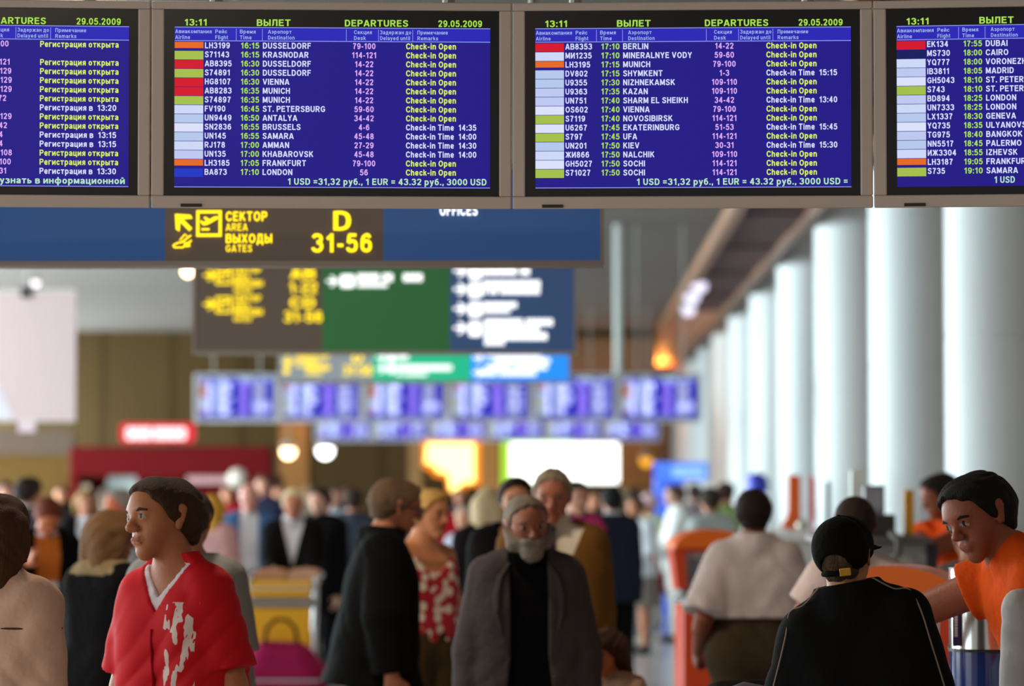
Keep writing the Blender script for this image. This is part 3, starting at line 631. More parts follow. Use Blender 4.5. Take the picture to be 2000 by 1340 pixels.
MB().prism([(.1, zT-.1), (w-.12, zT-.1), (w-.12, zB+.28), (w*.66, zB+.26), (w*.64, zB+.1), (w*.5, zB+.1), (w*.46, zB+.45), (w*.26, zB+.5), (w*.22, zT-.5), (.07, zT-.46)][::-1], -.01, 0).obj('lit_panel', emit('ffe880', 4.0, sample=True), t)
MB().box(w*.4, w*.6, .02, .1, 0, zB).obj('stand', m_dark, t)
a = P(980, 975, D); t = thing('light_box', 'wide blown-out white light box with green left edge', 'light box', (a.x, D, 0))
w = 228/s; zB = P(0, 955, D).z
MB().box(0, w*.62, 0, .12, zB, zT).obj('green_panel', emit('a8e838', 1.3), t)
MB().box(.18, w, -.01, .115, zB+.12, zT-.08).obj('white_panel', emit('fdfff4', 3.2, sample=True), t)
MB().box(w*.36, w*.46, -.014, -.01, zT-.46, zT-.28).obj('printed_mark', emit('d8f098', 1.2), t)
MB().box(.2, .3, .02, .1, 0, zB).box(w-.3, w-.2, .02, .1, 0, zB).obj('leg', m_dark, t)
# blue booth
D = 40.0; s = FPX/D; a = P(1280, 946, D)
t = thing('blue_booth', 'bright blue information booth behind the woman in white', 'kiosk', (a.x, D, 0))
m_blue = panel('3c64d8', .55)
MB().box(0, .36, 0, .8, 0, P(0, 905, D).z).obj('side_panel', m_blue, t)
MB().box(0, 102/s, -.02, .8, P(0, 938, D).z, P(0, 903, D).z).obj('fascia', panel('4a78e4', .55), t)
MB().box(.22, 96/s, -.03, -.02, P(0, 932, D).z, P(0, 912, D).z).obj('name_panel', panel('8cb8fa', .6), t)
MB().box(.36, 100/s, .4, .8, 0, 1.05).obj('counter', m_blue, t)

# ------------------------------------------------------------------ figures: smooth-blended distance fields meshed with surface nets
def V3(*a): return np.array(a, dtype=np.float64)
def nrm(v): return v/(np.linalg.norm(v)+1e-12)
class Prim:
    __slots__ = ('a', 'b', 'ra', 'rb', 'ax', 'k', 's', 'op', 'cl')
    def __init__(s, a, b, ra, rb=None, ax=None, k=1.0, s_=.02, op=1):
        s.a = np.asarray(a, float); s.b = np.asarray(b, float); s.ra = ra; s.rb = ra if rb is None else rb
        s.ax = None if ax is None else nrm(np.asarray(ax, float)); s.k = k; s.s = s_; s.op = op; s.cl = None
    def d(s, X, Y, Z):
        f = np.float32
        ab = s.b-s.a; L2 = float(ab@ab)
        x, y, z = X-f(s.a[0]), Y-f(s.a[1]), Z-f(s.a[2])
        if L2 < 1e-10: t = f(0)
        else: t = np.clip((x*f(ab[0])+y*f(ab[1])+z*f(ab[2]))/f(L2), 0, 1); x = x-t*f(ab[0]); y = y-t*f(ab[1]); z = z-t*f(ab[2])
        if s.ax is not None:
            q = (x*f(s.ax[0])+y*f(s.ax[1])+z*f(s.ax[2]))*f(s.k-1)
            x = x+q*f(s.ax[0]); y = y+q*f(s.ax[1]); z = z+q*f(s.ax[2])
        e = np.sqrt(x*x+y*y+z*z)-(f(s.ra)+f(s.rb-s.ra)*t)
        if s.cl is not None:
            p, n = s.cl; e = np.maximum(e, (X-f(p[0]))*f(n[0])+(Y-f(p[1]))*f(n[1])+(Z-f(p[2]))*f(n[2]))
        return e
def smin(a, b, k):
    if k < 1e-5: return np.minimum(a, b)
    h = np.maximum(k-np.abs(a-b), 0)/k
    return np.minimum(a, b)-h*h*k*.25
def field_at(prims, X, Y, Z, infl=0):
    d = np.full(np.broadcast(X, Y, Z).shape, 9.0, np.float32)
    for p in prims:
        e = p.d(X, Y, Z)
        d = smin(d, e, p.s) if p.op > 0 else -smin(-d, e, p.s)
    return d-infl
def sdf_mesh(prims, res, infl=0, cut=None, wob=None):
    pos = [p for p in prims if p.op > 0]
    lo = np.min([np.minimum(p.a, p.b)-max(p.ra, p.rb)*max(1, 1/p.k) for p in pos], 0)-infl-2.2*res-.012
    hi = np.max([np.maximum(p.a, p.b)+max(p.ra, p.rb)*max(1, 1/p.k) for p in pos], 0)+infl+2.2*res+.012
    n = np.ceil((hi-lo)/res).astype(int)+1
    ax = [(lo[i]+res*np.arange(n[i])).astype(np.float32) for i in range(3)]
    D = np.full(n, .5, np.float32)
    for p in prims:
        m = infl+.05+2.5*res+p.s
        r = max(p.ra, p.rb)*max(1, 1/p.k)+m
        a = np.floor((np.minimum(p.a, p.b)-r-lo)/res).astype(int).clip(0, n); b = np.ceil((np.maximum(p.a, p.b)+r-lo)/res).astype(int).clip(0, n)+1
        sl = tuple(slice(a[i], b[i]) for i in range(3))
        X, Y, Z = ax[0][sl[0]][:, None, None], ax[1][sl[1]][None, :, None], ax[2][sl[2]][None, None, :]
        e = p.d(X, Y, Z)
        D[sl] = smin(D[sl], e, p.s) if p.op > 0 else -smin(-D[sl], e, p.s)
    if infl: D -= np.float32(infl)
    X, Y, Z = ax[0][:, None, None], ax[1][None, :, None], ax[2][None, None, :]
    if wob:
        a, w, ph = wob
        q = np.sin(X*w*.8+Z*w*.45+ph+1.6*np.sin(Z*w*.3+Y*w*.4+ph)); q2 = np.sin(Z*w*.9-X*w*.5+ph*2+1.8*np.sin(X*w*.45-Y*w*.3)); m_ = .5+.5*np.sin(Z*w*.21+X*w*.13+ph*3); D += np.float32(a)*(m_*(.8-1.6*np.abs(q)**.8)+.6*(1-m_)*q2*np.sin(Y*w*.4+X*w*.2+ph)).astype(np.float32)
    if cut is not None: D = cut(D, X, Y, Z)
    # surface nets
    D[0], D[-1], D[:, 0], D[:, -1], D[:, :, 0], D[:, :, -1] = (.5,)*6
    neg = D < 0
    c = [D[i:n[0]-1+i, j:n[1]-1+j, k:n[2]-1+k] for i in (0, 1) for j in (0, 1) for k in (0, 1)]
    cn = [q < 0 for q in c]
    cnt = sum(q.astype(np.int8) for q in cn)
    act = (cnt > 0) & (cnt < 8)
    idx = -np.ones(act.shape, np.int32); I = np.argwhere(act); idx[act] = np.arange(len(I))
    vals = [q[act] for q in c]
    acc = np.zeros((len(I), 3), np.float32); num = np.zeros(len(I), np.float32)
    off = [(i, j, k) for i in (0, 1) for j in (0, 1) for k in (0, 1)]
    for p in range(8):
        for q in range(p+1, 8):
            df = [off[q][i]-off[p][i] for i in range(3)]
            if sum(map(abs, df)) != 1: continue
            va, vb = vals[p], vals[q]; m = (va < 0) != (vb < 0)
            t = np.where(m, va/np.where(np.abs(va-vb) < 1e-9, 1, va-vb), 0)
            for i in range(3): acc[:, i] += np.where(m, off[p][i]+df[i]*t, 0)
            num += m
    Vt = (I+acc/np.maximum(num, 1)[:, None])*res+lo
    F = []
    for a in range(3):
        u, w = (a+1) % 3, (a+2) % 3
        s0 = [slice(None)]*3; s1 = [slice(None)]*3; s0[a] = slice(0, -1); s1[a] = slice(1, None)
        A, B = neg[tuple(s0)], neg[tuple(s1)]
        E_ = np.argwhere(A != B)
        ok = (E_[:, u] > 0) & (E_[:, w] > 0) & (E_[:, u] < n[u]-1) & (E_[:, w] < n[w]-1); E_ = E_[ok]
        fl = A[E_[:, 0], E_[:, 1], E_[:, 2]]
        def at(du, dw):
            G = E_.copy(); G[:, u] -= du; G[:, w] -= dw; return idx[G[:, 0], G[:, 1], G[:, 2]]
        q = np.stack([at(1, 1), at(0, 1), at(0, 0), at(1, 0)], 1)
        q[~fl] = q[~fl][:, ::-1]; F.append(q)
    F = np.concatenate(F); F = F[(F >= 0).all(1)]
    return Vt, F
def np_obj(name, V, F, mats, parent, mi=None):
    me = bpy.data.meshes.new(name); nv, nf = len(V), len(F)
    me.vertices.add(nv); me.vertices.foreach_set('co', V.astype(np.float32).ravel())
    me.loops.add(nf*4); me.loops.foreach_set('vertex_index', F.astype(np.int32).ravel())
    me.polygons.add(nf); me.polygons.foreach_set('loop_start', np.arange(nf, dtype=np.int32)*4)
    if not isinstance(mats, (list, tuple)): mats = [mats]
    for m in mats: me.materials.append(m)
    if mi is not None: me.polygons.foreach_set('material_index', mi.astype(np.int32))
    me.update(calc_edges=True); me.validate(); me.shade_smooth()
    o = bpy.data.objects.new(name, me); COL.objects.link(o)
    if parent: o.parent = parent
    return o
def rot(axis, a):
    return np.array(Matrix.Rotation(R(a), 3, axis))

def skinm(c):
    c = '%02x%02x%02x' % tuple(int(int(c[i:i+2], 16)*q) for i, q in ((0, .94), (2, .87), (4, .82)))
    return mat(c, rough=.55, var=.06, scale=14, spec=.35, name='skin', bump=.08, bscale=90)
def hairm(c): return mat(c, rough=.7, var=.4, scale=40, stretch=(3, 3, .5), bump=.6, bscale=120, spec=.12, name='hair')
SK = 'a87050'

class Fig:
    def __init__(s, px, D, H, yaw, label, group=None, skin=SK, res=None, fat=1.0, lean=0, side=0, twist=0, head=(0, 0, 0), aR=None, aL=None, lR=None, lL=None,
                 sh=1.0, child=False, curl=25, hands=True, hsc=1.0):
        s.H = H; s.D = D; s.res = res or max(.0085, min(.02, D*.00065)); s.fat = fat
        s.root = thing('person', label, 'person', (GX(px, D), D, 0), PI+R(yaw), group)
        s.skin = skin; s.ph = random.uniform(0, 6)
        hh = (.165 if child else .142)*H*hsc; s.hs = hh
        # legs -> pelvis height
        def leg(sg, L):
            th, shn = L if L else ((0.02, .01, -1), (0, -.03, -1))
            th = nrm(V3(sg*th[0], th[1], th[2])); shn = nrm(V3(sg*shn[0], shn[1], shn[2]))
            hip = V3(sg*.052*H*fat**.4, 0, 0); kn = hip+th*.245*H; an = kn+shn*.232*H
            return hip, kn, an
        LR, LL = leg(1, lR), leg(-1, lL)
        low = min(LR[2][2], LL[2][2]); pz = .043*H-low
        s.pz = pz; up = V3(0, 0, pz); s.up = up
        s.legs = [tuple(q+up for q in LR), tuple(q+up for q in LL)]
        # torso frame
        M = rot('X', -lean)@rot('Y', side)@rot('Z', twist); s.M = M
        s.o = up
        tf = lambda x, y, z: up+M@V3(x, y, z-.525*H)
        s.tf = tf
        w = sh
        neckk = .845*H-(.03*H if child else 0)
        s.sho = [tf(.085*H*w, -.005*H, neckk-.05*H), tf(-.085*H*w, -.005*H, neckk-.05*H)]
        f = fat
        Yx = M@V3(0, 1, 0); s.Yx = Yx; Zx = M@V3(0, 0, 1); Xx = M@V3(1, 0, 0)
        T = []
        T.append(Prim(tf(-.045*H, -.012*H, .525*H), tf(.045*H, -.012*H, .525*H), .077*H*f**.6, None, Yx, 1.12, .05))
        T.append(Prim(tf(-.03*H, .004*H, .60*H), tf(.03*H, .004*H, .60*H), .071*H*f, None, Yx, 1.2/f**.35, .06))
        T.append(Prim(tf(-.04*H*w, .004*H, .69*H), tf(.04*H*w, .004*H, .69*H), .07*H*f**.7, None, Yx, 1.22, .06))
        T.append(Prim(tf(-.05*H*w, .0, neckk-.09*H), tf(.05*H*w, .0, neckk-.09*H), .063*H*f**.5, None, Yx, 1.22, .05))
        T.append(Prim(tf(-.07*H*w, -.008*H, neckk-.058*H), tf(.07*H*w, -.008*H, neckk-.058*H), .038*H, None, Yx, 1.0, .04))
        for sg in (1, -1): T.append(Prim(tf(sg*.012*H, -.012*H, neckk-.006*H), tf(sg*.08*H*w, -.01*H, neckk-.044*H), .03*H, .026*H, None, 1, .04))
        s.torso = T; s.neckz = neckk
        # neck and head
        nb = tf(0, -.01*H, neckk-.03*H)
        HM = M@rot('Z', head[0])@rot('X', head[1])@rot('Y', head[2]); s.HM = HM
        hp = tf(0, .006*H, neckk+.018*H)                              # pivot under the skull
        hc = hp+HM@V3(0, .09*hh, .40*hh); s.hc = hc
        s.hf = lambda x, y, z: hc+HM@(V3(x, y, z)*hh)
        h = hh; hf = s.hf; HX, HY, HZ = HM@V3(1, 0, 0), HM@V3(0, 1, 0), HM@V3(0, 0, 1)
        s.HX, s.HY, s.HZ = HX, HY, HZ
        nr = .034*H if not child else .03*H
        N = [Prim(nb, hf(0, -.12, -.22), nr*1.15, nr, None, 1, .03)]
        Hd = [Prim(hf(0, -.14, .13), hf(0, .08, .14), .36*h, .34*h, HX, 1.12, .02),
              Prim(hf(0, .06, -.1), hf(0, .23, -.36), .25*h, .12*h, None, 1, .1*h),
              Prim(hf(.13, .17, -.06), hf(.1, .22, -.2), .13*h, .1*h, None, 1, .1*h), Prim(hf(-.13, .17, -.06), hf(-.1, .22, -.2), .13*h, .1*h, None, 1, .1*h),
              Prim(hf(-.12, .335, .1), hf(.12, .335, .1), .055*h, None, None, 1, .09*h),
              Prim(hf(.14, .43, .015), hf(.14, .43, .015), .075*h, None, None, 1, .06*h, -1), Prim(hf(-.14, .43, .015), hf(-.14, .43, .015), .075*h, None, None, 1, .06*h, -1),
              Prim(hf(0, .36, .06), hf(0, .455, -.1), .028*h, .048*h, None, 1, .05*h),
              Prim(hf(.05, .40, -.115), hf(-.05, .40, -.115), .04*h, None, None, 1, .03*h),
              Prim(hf(-.07, .345, -.225), hf(.07, .345, -.225), .038*h, None, None, 1, .03*h),
              Prim(hf(-.05, .345, -.265), hf(.05, .345, -.265), .036*h, None, None, 1, .02*h),
              Prim(hf(.14, .325, .02), hf(.14, .325, .02), .06*h, None, None, 1, .012*h), Prim(hf(-.14, .325, .02), hf(-.14, .325, .02), .06*h, None, None, 1, .012*h)]
        for sg in (1, -1):
            Hd += [Prim(hf(sg*.335, -.05, .1), hf(sg*.32, -.03, -.09), .085*h, .05*h, HM@V3(1, .35*sg, 0), 2.0, .03*h),
                   Prim(hf(sg*.395, -.03, .05), hf(sg*.38, -.02, -.01), .04*h, None, None, 1, .02*h, -1)]
        s.headp = Hd; s.neckp = N
        # arms
        def arm(i, sg, A):
            u, fo, n_, th = (A+(None, None))[:4] if A else ((.12, .0, -1), (.03, .2, -1), None, None)
            u = nrm(V3(sg*u[0], u[1], u[2])); fo = nrm(V3(sg*fo[0], fo[1], fo[2]))
            S0 = s.sho[i]; el = S0+u*.18*H; wr = el+fo*.148*H
            pn = V3(sg*n_[0], n_[1], n_[2]) if n_ else V3(-sg, 0, 0)
            pn = nrm(pn-fo*(pn@fo)); tv = V3(sg*th[0], th[1], th[2]) if th else V3(0, 1, .0); tv = nrm(tv-fo*(tv@fo)-pn*(tv@pn))
            return S0, el, wr, fo, pn, tv
        s.arms = [arm(0, 1, aR), arm(1, -1, aL)]
        B = []
        ar = H*f**.35
        s.armp = []
        for (S0, el, wr, fo, pn, tv) in s.arms:
            s.armp.append([Prim(S0, S0, .039*ar, None, None, 1, .03), Prim(S0, el, .035*ar, .027*ar, None, 1, .02), Prim(el, el+(wr-el)*.35, .0265*ar, .0265*ar, None, 1, .015), Prim(el+(wr-el)*.3, wr, .0265*ar, .0165*ar, None, 1, .015)])
        s.handp = [s.hand(a, curl) for a in s.arms] if hands else [[], []]
        s.legp = []
        for (hip, kn, an) in s.legs:
            s.legp.append([Prim(hip, kn, .058*H*f**.5, .036*H*f**.3, None, 1, .03), Prim(kn, kn+(an-kn)*.3, .034*H, .035*H, None, 1, .015), Prim(kn+(an-kn)*.25, an, .0355*H, .021*H, None, 1, .015),
                           Prim(an+V3(0, -.02*H, -.018*H), an+V3(0, .075*H, -.022*H), .022*H, .018*H, None, 1, .015)])
        s.body()
    def hand(s, a, curl):
        S0, el, w, d, n, th = a; hl = .108*s.H; ps = []
        ps.append(Prim(w+d*.08*hl+th*.03*hl, w+d*.42*hl+th*.08*hl, .15*hl, .17*hl, n, 2.0, .012))
        ps.append(Prim(w+d*.1*hl-th*.05*hl, w+d*.42*hl-th*.1*hl, .14*hl, .14*hl, n, 2.0, .012))
        for i, (L, r) in enumerate(((.40, .055), (.45, .056), (.42, .053), (.33, .047))):
            p = w+d*(.50-.02*abs(i-1))*hl+th*(.165-.11*i)*hl
            c = curl+6*i; dd = d; sd = th*(.10-.07*i)
            for j, q in enumerate((.46, .32, .24)):
                ang = R(c*(.6 if j == 0 else 1.0)); ca, sa = math.cos(ang), math.sin(ang)
                nn = n if j == 0 else n0
                dd2 = nrm(dd*ca+nn*sa+(sd if j == 0 else 0)); n0 = nrm(nn*ca-dd*sa)
                e = p+dd2*L*q*hl; ps.append(Prim(p, e, r*hl*(1-.1*j), r*hl*(.92-.1*j), None, 1, .003 if j else .008)); p = e; dd = dd2
        p = w+d*.14*hl+th*.13*hl; m = p+(d*.55+th*.75+n*.25)*.26*hl; e = m+nrm(d*.85+th*.3+n*.35)*.26*hl
        ps += [Prim(p, m, .085*hl, .062*hl, None, 1, .012), Prim(m, e, .06*hl, .05*hl, None, 1, .004)]
        return ps
    def body(s):
        pr = s.torso+s.legp[0]+s.legp[1]+s.neckp+s.armp[0]+s.armp[1]+s.handp[0]+s.handp[1]+s.headp
        V, F = sdf_mesh(pr, s.res)
        h = s.hs; q = ((V-s.hc)@s.HM)/h
        mi = np.zeros(len(V), int)
        if s.res < .016:
            r = lambda x, y, z: np.sqrt((np.abs(q[:, 0])-x)**2+(q[:, 1]-y)**2+(q[:, 2]-z)**2)
            ey = (r(.14, .34, .02) < .064) & (q[:, 1] > .34); mi[ey & (np.abs(q[:, 2]-.02) < .024)] = 1
            mi[(r(.14, .385, .02) < .03)] = 2
            lip = (np.abs(q[:, 0]) < .10) & (np.abs(q[:, 2]+.245) < .036-.2*q[:, 0]**2) & (q[:, 1] > .31); mi[lip] = 3
        s.bodyo = np_obj('body', V, F, [skinm(s.skin), mat('8c8078', rough=.6, spec=.05), mat('1e140e', rough=.5, spec=.1), mat('844838', rough=.7, spec=.1)], s.root, mi[F[:, 0]])
    # ---- garments
    def loc(s, X, Y, Z):
        "torso-frame coordinates of grid points"
        M = s.M; x, y, z = X-s.o[0], Y-s.o[1], Z-s.o[2]
        f = np.float32
        lx = x*f(M[0, 0])+y*f(M[1, 0])+z*f(M[2, 0]); ly = x*f(M[0, 1])+y*f(M[1, 1])+z*f(M[2, 1]); lz = x*f(M[0, 2])+y*f(M[1, 2])+z*f(M[2, 2])+f(.525*s.H)
        return lx, ly, lz
    def top(s, name, m, e=.016, hem=.47, sleeve=1.0, flare=.0, v=None, open_=None, collar=0, loose=0.0, slv_e=None, neck=True, wob=.003, label=None, strap=False, vw=.055):
        H = s.H; T = list(s.torso); tf = s.tf
        r0 = .082*H*s.fat**.7
        if hem < .5: T.append(Prim(tf(-.04*H, 0, .54*H), tf(-.04*H, 0, hem*H), r0, r0+flare, s.Yx, 1.1, .05)); T.append(Prim(tf(.04*H, 0, .54*H), tf(.04*H, 0, hem*H), r0, r0+flare, s.Yx, 1.1, .05))
        if loose: T.append(Prim(tf(-.05*H, 0, .70*H), tf(-.05*H, 0, .56*H), .07*H+loose, .08*H+loose, s.Yx, 1.15, .06)); T.append(Prim(tf(.05*H, 0, .70*H), tf(.05*H, 0, .56*H), .07*H+loose, .08*H+loose, s.Yx, 1.15, .06))
        if strap: T = T[:4]
        for (S0, el, wr, fo, pn, tv) in s.arms:
            ar = H*s.fat**.35
            if sleeve <= 0: continue
            k = min(1, sleeve); k2 = max(0, sleeve-1); se = slv_e if slv_e is not None else 0
            p1 = Prim(S0, S0+(el-S0)*k, .038*ar, (.027+.009*(1-k2))*ar+se, None, 1, .018); T.append(p1)
            if k2: p2 = Prim(el, el+(wr-el)*k2, .027*ar+se, .021*ar+se, None, 1, .012); p2.cl = (p2.b-fo*e, fo); T.append(p2)
            else: n1 = nrm(el-S0); p1.cl = (p1.b-n1*e, n1)
        nz = s.neckz
        if collar: T.append(Prim(tf(0, -.016*H, nz-.02*H), tf(0, -.004*H, nz+collar*H), .04*H, .037*H, None, 1, .02))
        arms = s.arms
        def cut(D, X, Y, Z):
            lx, ly, lz = s.loc(X, Y, Z)
            D = np.maximum(D, np.float32(hem*H)-lz)
            ztop = np.float32(nz+(collar if collar else .018)*H); D = np.maximum(D, lz-ztop) if sleeve < 9 and not s.reach else D
            if v is not None:          # v neckline down to height v*H
                wv = np.clip((lz-np.float32(v*H))/np.float32(nz-v*H), 0, 2)*np.float32(vw*H)
                c = np.maximum(np.abs(lx)-wv, np.float32(.01*H)-ly); c = np.maximum(c, np.float32(v*H)-lz); D = np.maximum(D, -c)
            if open_ is not None:
                wv = np.float32(open_*H); c = np.maximum(np.abs(lx)-wv*(1+.5*np.clip((np.float32(.62*H)-lz)/np.float32(.2*H), 0, 1)), np.float32(.015*H)-ly); D = np.maximum(D, -c)
            if strap:
                wv = np.sqrt(lx*lx+((lz-np.float32(nz-.01*H))*.8)**2)-np.float32(.066*H); wv = np.maximum(wv, np.float32(nz-.1*H)-lz); D = np.maximum(D, -wv)
            return D
        V, F = sdf_mesh(T, s.res, e, cut, (wob, 38.0, s.ph) if wob else None)
        o = np_obj(name, V, F, m, s.root)
        if label: o['label'] = label
        s.last = (T, e); return o
    reach = False
    def trousers(s, m, e=.014, top=.585, bottom=1.0, wide=0, name='trousers', wob=.004):
        H = s.H; T = s.torso[:2]
        for (hip, kn, an) in s.legs:
            T = T+[Prim(hip, kn, .060*H*s.fat**.5, .042*H+wide*.5, None, 1, .03), Prim(kn, kn+(an-kn)*bottom, .042*H+wide*.5, .034*H+wide, None, 1, .02)]
        def cut(D, X, Y, Z):
            lx, ly, lz = s.loc(X, Y, Z)
            D = np.maximum(D, lz-np.float32(top*H))
            return np.maximum(D, np.float32(.022*H)-Z) if bottom >= 1 else D
        V, F = sdf_mesh(T, s.res, e, cut, (wob, 30.0, s.ph)); return np_obj(name, V, F, m, s.root)
    def skirt(s, m, hem=.3, flare=.06):
        H = s.H; u = s.up
        T = s.torso[:2]+[Prim(u+V3(sg*.04*H, 0, 0), V3(sg*.05*H, 0, hem*H), .08*H, .08*H+flare, V3(0, 1, 0), 1.1, .05) for sg in (1, -1)]
        V, F = sdf_mesh(T, s.res, .014, lambda D, X, Y, Z: np.maximum(np.maximum(D, np.float32(hem*H)-Z), Z-np.float32(.6*H))); return np_obj('skirt', V, F, m, s.root)
    def shoes(s, m=None):
        H = s.H
        for (hip, kn, an) in s.legs:
            T = [Prim(an+V3(0, -.02*H, -.02*H), an+V3(0, .085*H, -.025*H), .026*H, .02*H, None, 1, .02), Prim(an+V3(0, -.01*H, 0), an+V3(0, .0, -.01*H), .028*H, None, None, 1, .02)]
            V, F = sdf_mesh(T, s.res, .003, lambda D, X, Y, Z: np.maximum(D, np.float32(.0)-Z)); np_obj('shoe', V, F, m or mat('191513', rough=.4), s.root)
    # ---- hair
    def hair(s, c, style='short', t=.03, top=None, name='hair', line=.34):
        hf = s.hf; h = s.hs
        sk = [Prim(hf(0, -.15, .13), hf(0, .08, .145), .36*h, .345*h, s.HX, 1.1, .02)]
        ex = []
        if style in ('bob', 'long', 'blond'):
            b = {'bob': -.5, 'long': -1.25, 'blond': -1.0}[style]
            for sg in (1, -1):
                ex += [Prim(hf(sg*.29, -.08, .1), hf(sg*.34, -.08, b*.8), .15*h, .13*h, None, 1, .12*h), Prim(hf(sg*.16, -.32, .05), hf(sg*.18, -.33, b), .22*h, .17*h, None, 1, .15*h)]
        if style == 'short': ex.append(Prim(hf(0, -.25, .02), hf(0, -.26, -.16), .25*h, .17*h, s.HX, .85, .1*h))
        if style == 'quiff': ex += [Prim(hf(0, -.25, .0), hf(0, -.3, -.16), .26*h, .18*h, s.HX, .9, .1*h), Prim(hf(-.1, .22, .43), hf(.1, .22, .43), .12*h, None, None, 1, .1*h)]
        hcx, HM = s.hc, s.HM
        def cut(D, X, Y, Z):
            f = np.float32
            x, y, z = X-f(hcx[0]), Y-f(hcx[1]), Z-f(hcx[2])
            u = (x*f(HM[0, 0])+y*f(HM[1, 0])+z*f(HM[2, 0]))/f(h); v = (x*f(HM[0, 1])+y*f(HM[1, 1])+z*f(HM[2, 1]))/f(h); w = (x*f(HM[0, 2])+y*f(HM[1, 2])+z*f(HM[2, 2]))/f(h)
            f1 = (.79*(v-.36)-.6*(w-line))+f(.022)*np.sin(u*f(34)+f(s.ph))*np.sin(w*f(19))+f(.14)*u*u
            f1 = np.minimum(f1, .0+(.5-v)*9)*f(h)
            if style in ('bob', 'long', 'blond'): f1 = np.maximum(f1-f(.06*h), -9); return np.maximum(D, f1)
            f2 = ((-.27+.75*np.clip(v+.28, 0, 1))-w)*f(h)
            D = np.maximum(np.maximum(D, f1), f2)
            if style == 'bald': D = np.maximum(D, (w-.18+.25*np.abs(v+.2))*f(h))
            return D
        V, F = sdf_mesh(sk+ex, max(.006, s.res*.75), t*h*1.3, cut, (.0045, 85, s.ph) if s.res < .016 else None)
        return np_obj(name, V, F, hairm(c), s.root)
    def brows(s, c):
        mb = MB()
        for sg in (1, -1): mb.tube([tuple(s.hf(sg*x, y, z)) for x, y, z in ((.06, .395, .095), (.14, .39, .115), (.22, .34, .095))], [.018*s.hs, .022*s.hs, .012*s.hs], 6)
        mb.obj('eyebrow', hairm(c), s.root, smooth=60)
    def beard(s, c, full=True):
        hf = s.hf; h = s.hs
        T = [Prim(hf(0, .06, -.14), hf(0, .24, -.38), .26*h, .15*h, None, 1, .1*h), Prim(hf(-.1, .36, -.19), hf(.1, .36, -.19), .045*h, None, None, 1, .05*h)]
        if full: T += [Prim(hf(sg*.3, .0, .0), hf(sg*.26, .1, -.25), .07*h, .1*h, None, 1, .08*h) for sg in (1, -1)]
        T += [Prim(hf(-.07, .42, -.255), hf(.07, .42, -.255), .05*h, None, None, 1, .02*h, -1)]
        hcx, HM = s.hc, s.HM
        def cut(D, X, Y, Z):
            f = np.float32; x, y, z = X-f(hcx[0]), Y-f(hcx[1]), Z-f(hcx[2])
            v = (x*f(HM[0, 1])+y*f(HM[1, 1])+z*f(HM[2, 1]))/f(h); w = (x*f(HM[0, 2])+y*f(HM[1, 2])+z*f(HM[2, 2]))/f(h)
            return np.maximum(D, (w+.15-.35*np.clip(.25-v, 0, 1)*1.6)*f(h))
        V, F = sdf_mesh(T, max(.006, s.res*.7), .012, cut, (.003, 90, s.ph)); np_obj('beard', V, F, hairm(c), s.root)
    def glasses(s, c='2a1e18'):
        hf = s.hf; h = s.hs; mb = MB()
        for sg in (1, -1):
            mb.tube([tuple(hf(sg*.14+.1*math.cos(a), .45-.02*abs(math.cos(a)), .02+.075*math.sin(a))) for a in np.linspace(0, 2*PI, 16, False)], .016*h, 6, closed=True)
            mb.tube([tuple(hf(sg*.24, .43, .04)), tuple(hf(sg*.34, .2, .05)), tuple(hf(sg*.37, -.05, .05))], .016*h, 6)
        mb.tube([tuple(hf(-.04, .46, .03)), tuple(hf(.04, .46, .03))], .016*h, 6)
        mb.obj('glasses', mat(c, rough=.3), s.root, smooth=60)
    def onsurf(s, pts, dirs, off=.004):
        "drop points outward along dirs until they sit on the last garment"
        T, e = s.last; out = []
        for p, d in zip(pts, dirs):
            p = np.asarray(p, float); d = nrm(np.asarray(d, float)); t = 0
            for _ in range(60):
                q = p+d*t; v = float(field_at(T, np.array([q[0]], np.float32), np.array([q[1]], np.float32), np.array([q[2]], np.float32), e)[0])
                if v > off: break
                t += max(.002, -v*.8)
            out.append(tuple(p+d*t))
        return out

# ------------------------------------------------------------------ people close to the boards
def PT(s, rel): return tuple(rel)
# beige coat, back view, at the left edge
f = Fig(-14, 9.2, 1.69, 172, 'person in a beige belted coat seen from behind at the left edge', sh=.92, head=(-14, 0, 0))
m_beige = cloth('d2aa94', bump=.5, bscale=14)
f.trousers(cloth('2a2624')); f.shoes(); f.hair('4a2f1c', 'long', t=.035)
f.top('coat', m_beige, e=.026, hem=.36, sleeve=1.96, flare=.03, collar=.02, wob=.009)
mb = MB(); ps = [f.tf(x*f.H, y*f.H, f.neckz-.085*f.H-.02*abs(x)*f.H) for x, y in ((-.09, -.03), (-.05, -.05), (0, -.055), (.05, -.05), (.09, -.03), (.12, .0))]
mb.tube(f.onsurf(ps, [f.M@V3(x, -1, 0) for x in (-.5, -.2, 0, .2, .5, 1.2)], -.0015), .003, 6); mb.obj('yoke_seam', cloth('5a4436'), f.root, smooth=60)
# dark coat beside the red shirt
f = Fig(208, 13.4, 1.60, 140, 'person in a black coat seen from behind, between beige coat and red shirt', sh=.95, fat=1.15, head=(-10, -6, 0))
f.trousers(cloth('161314')); f.shoes(); f.hair('6a4a2c', 'bob', t=.05); f.top('coat', cloth('141112'), e=.03, hem=.3, sleeve=1.96, flare=.04)
f.top('scarf', cloth('7c6a4c'), e=.033, hem=.82, sleeve=0, wob=.006)
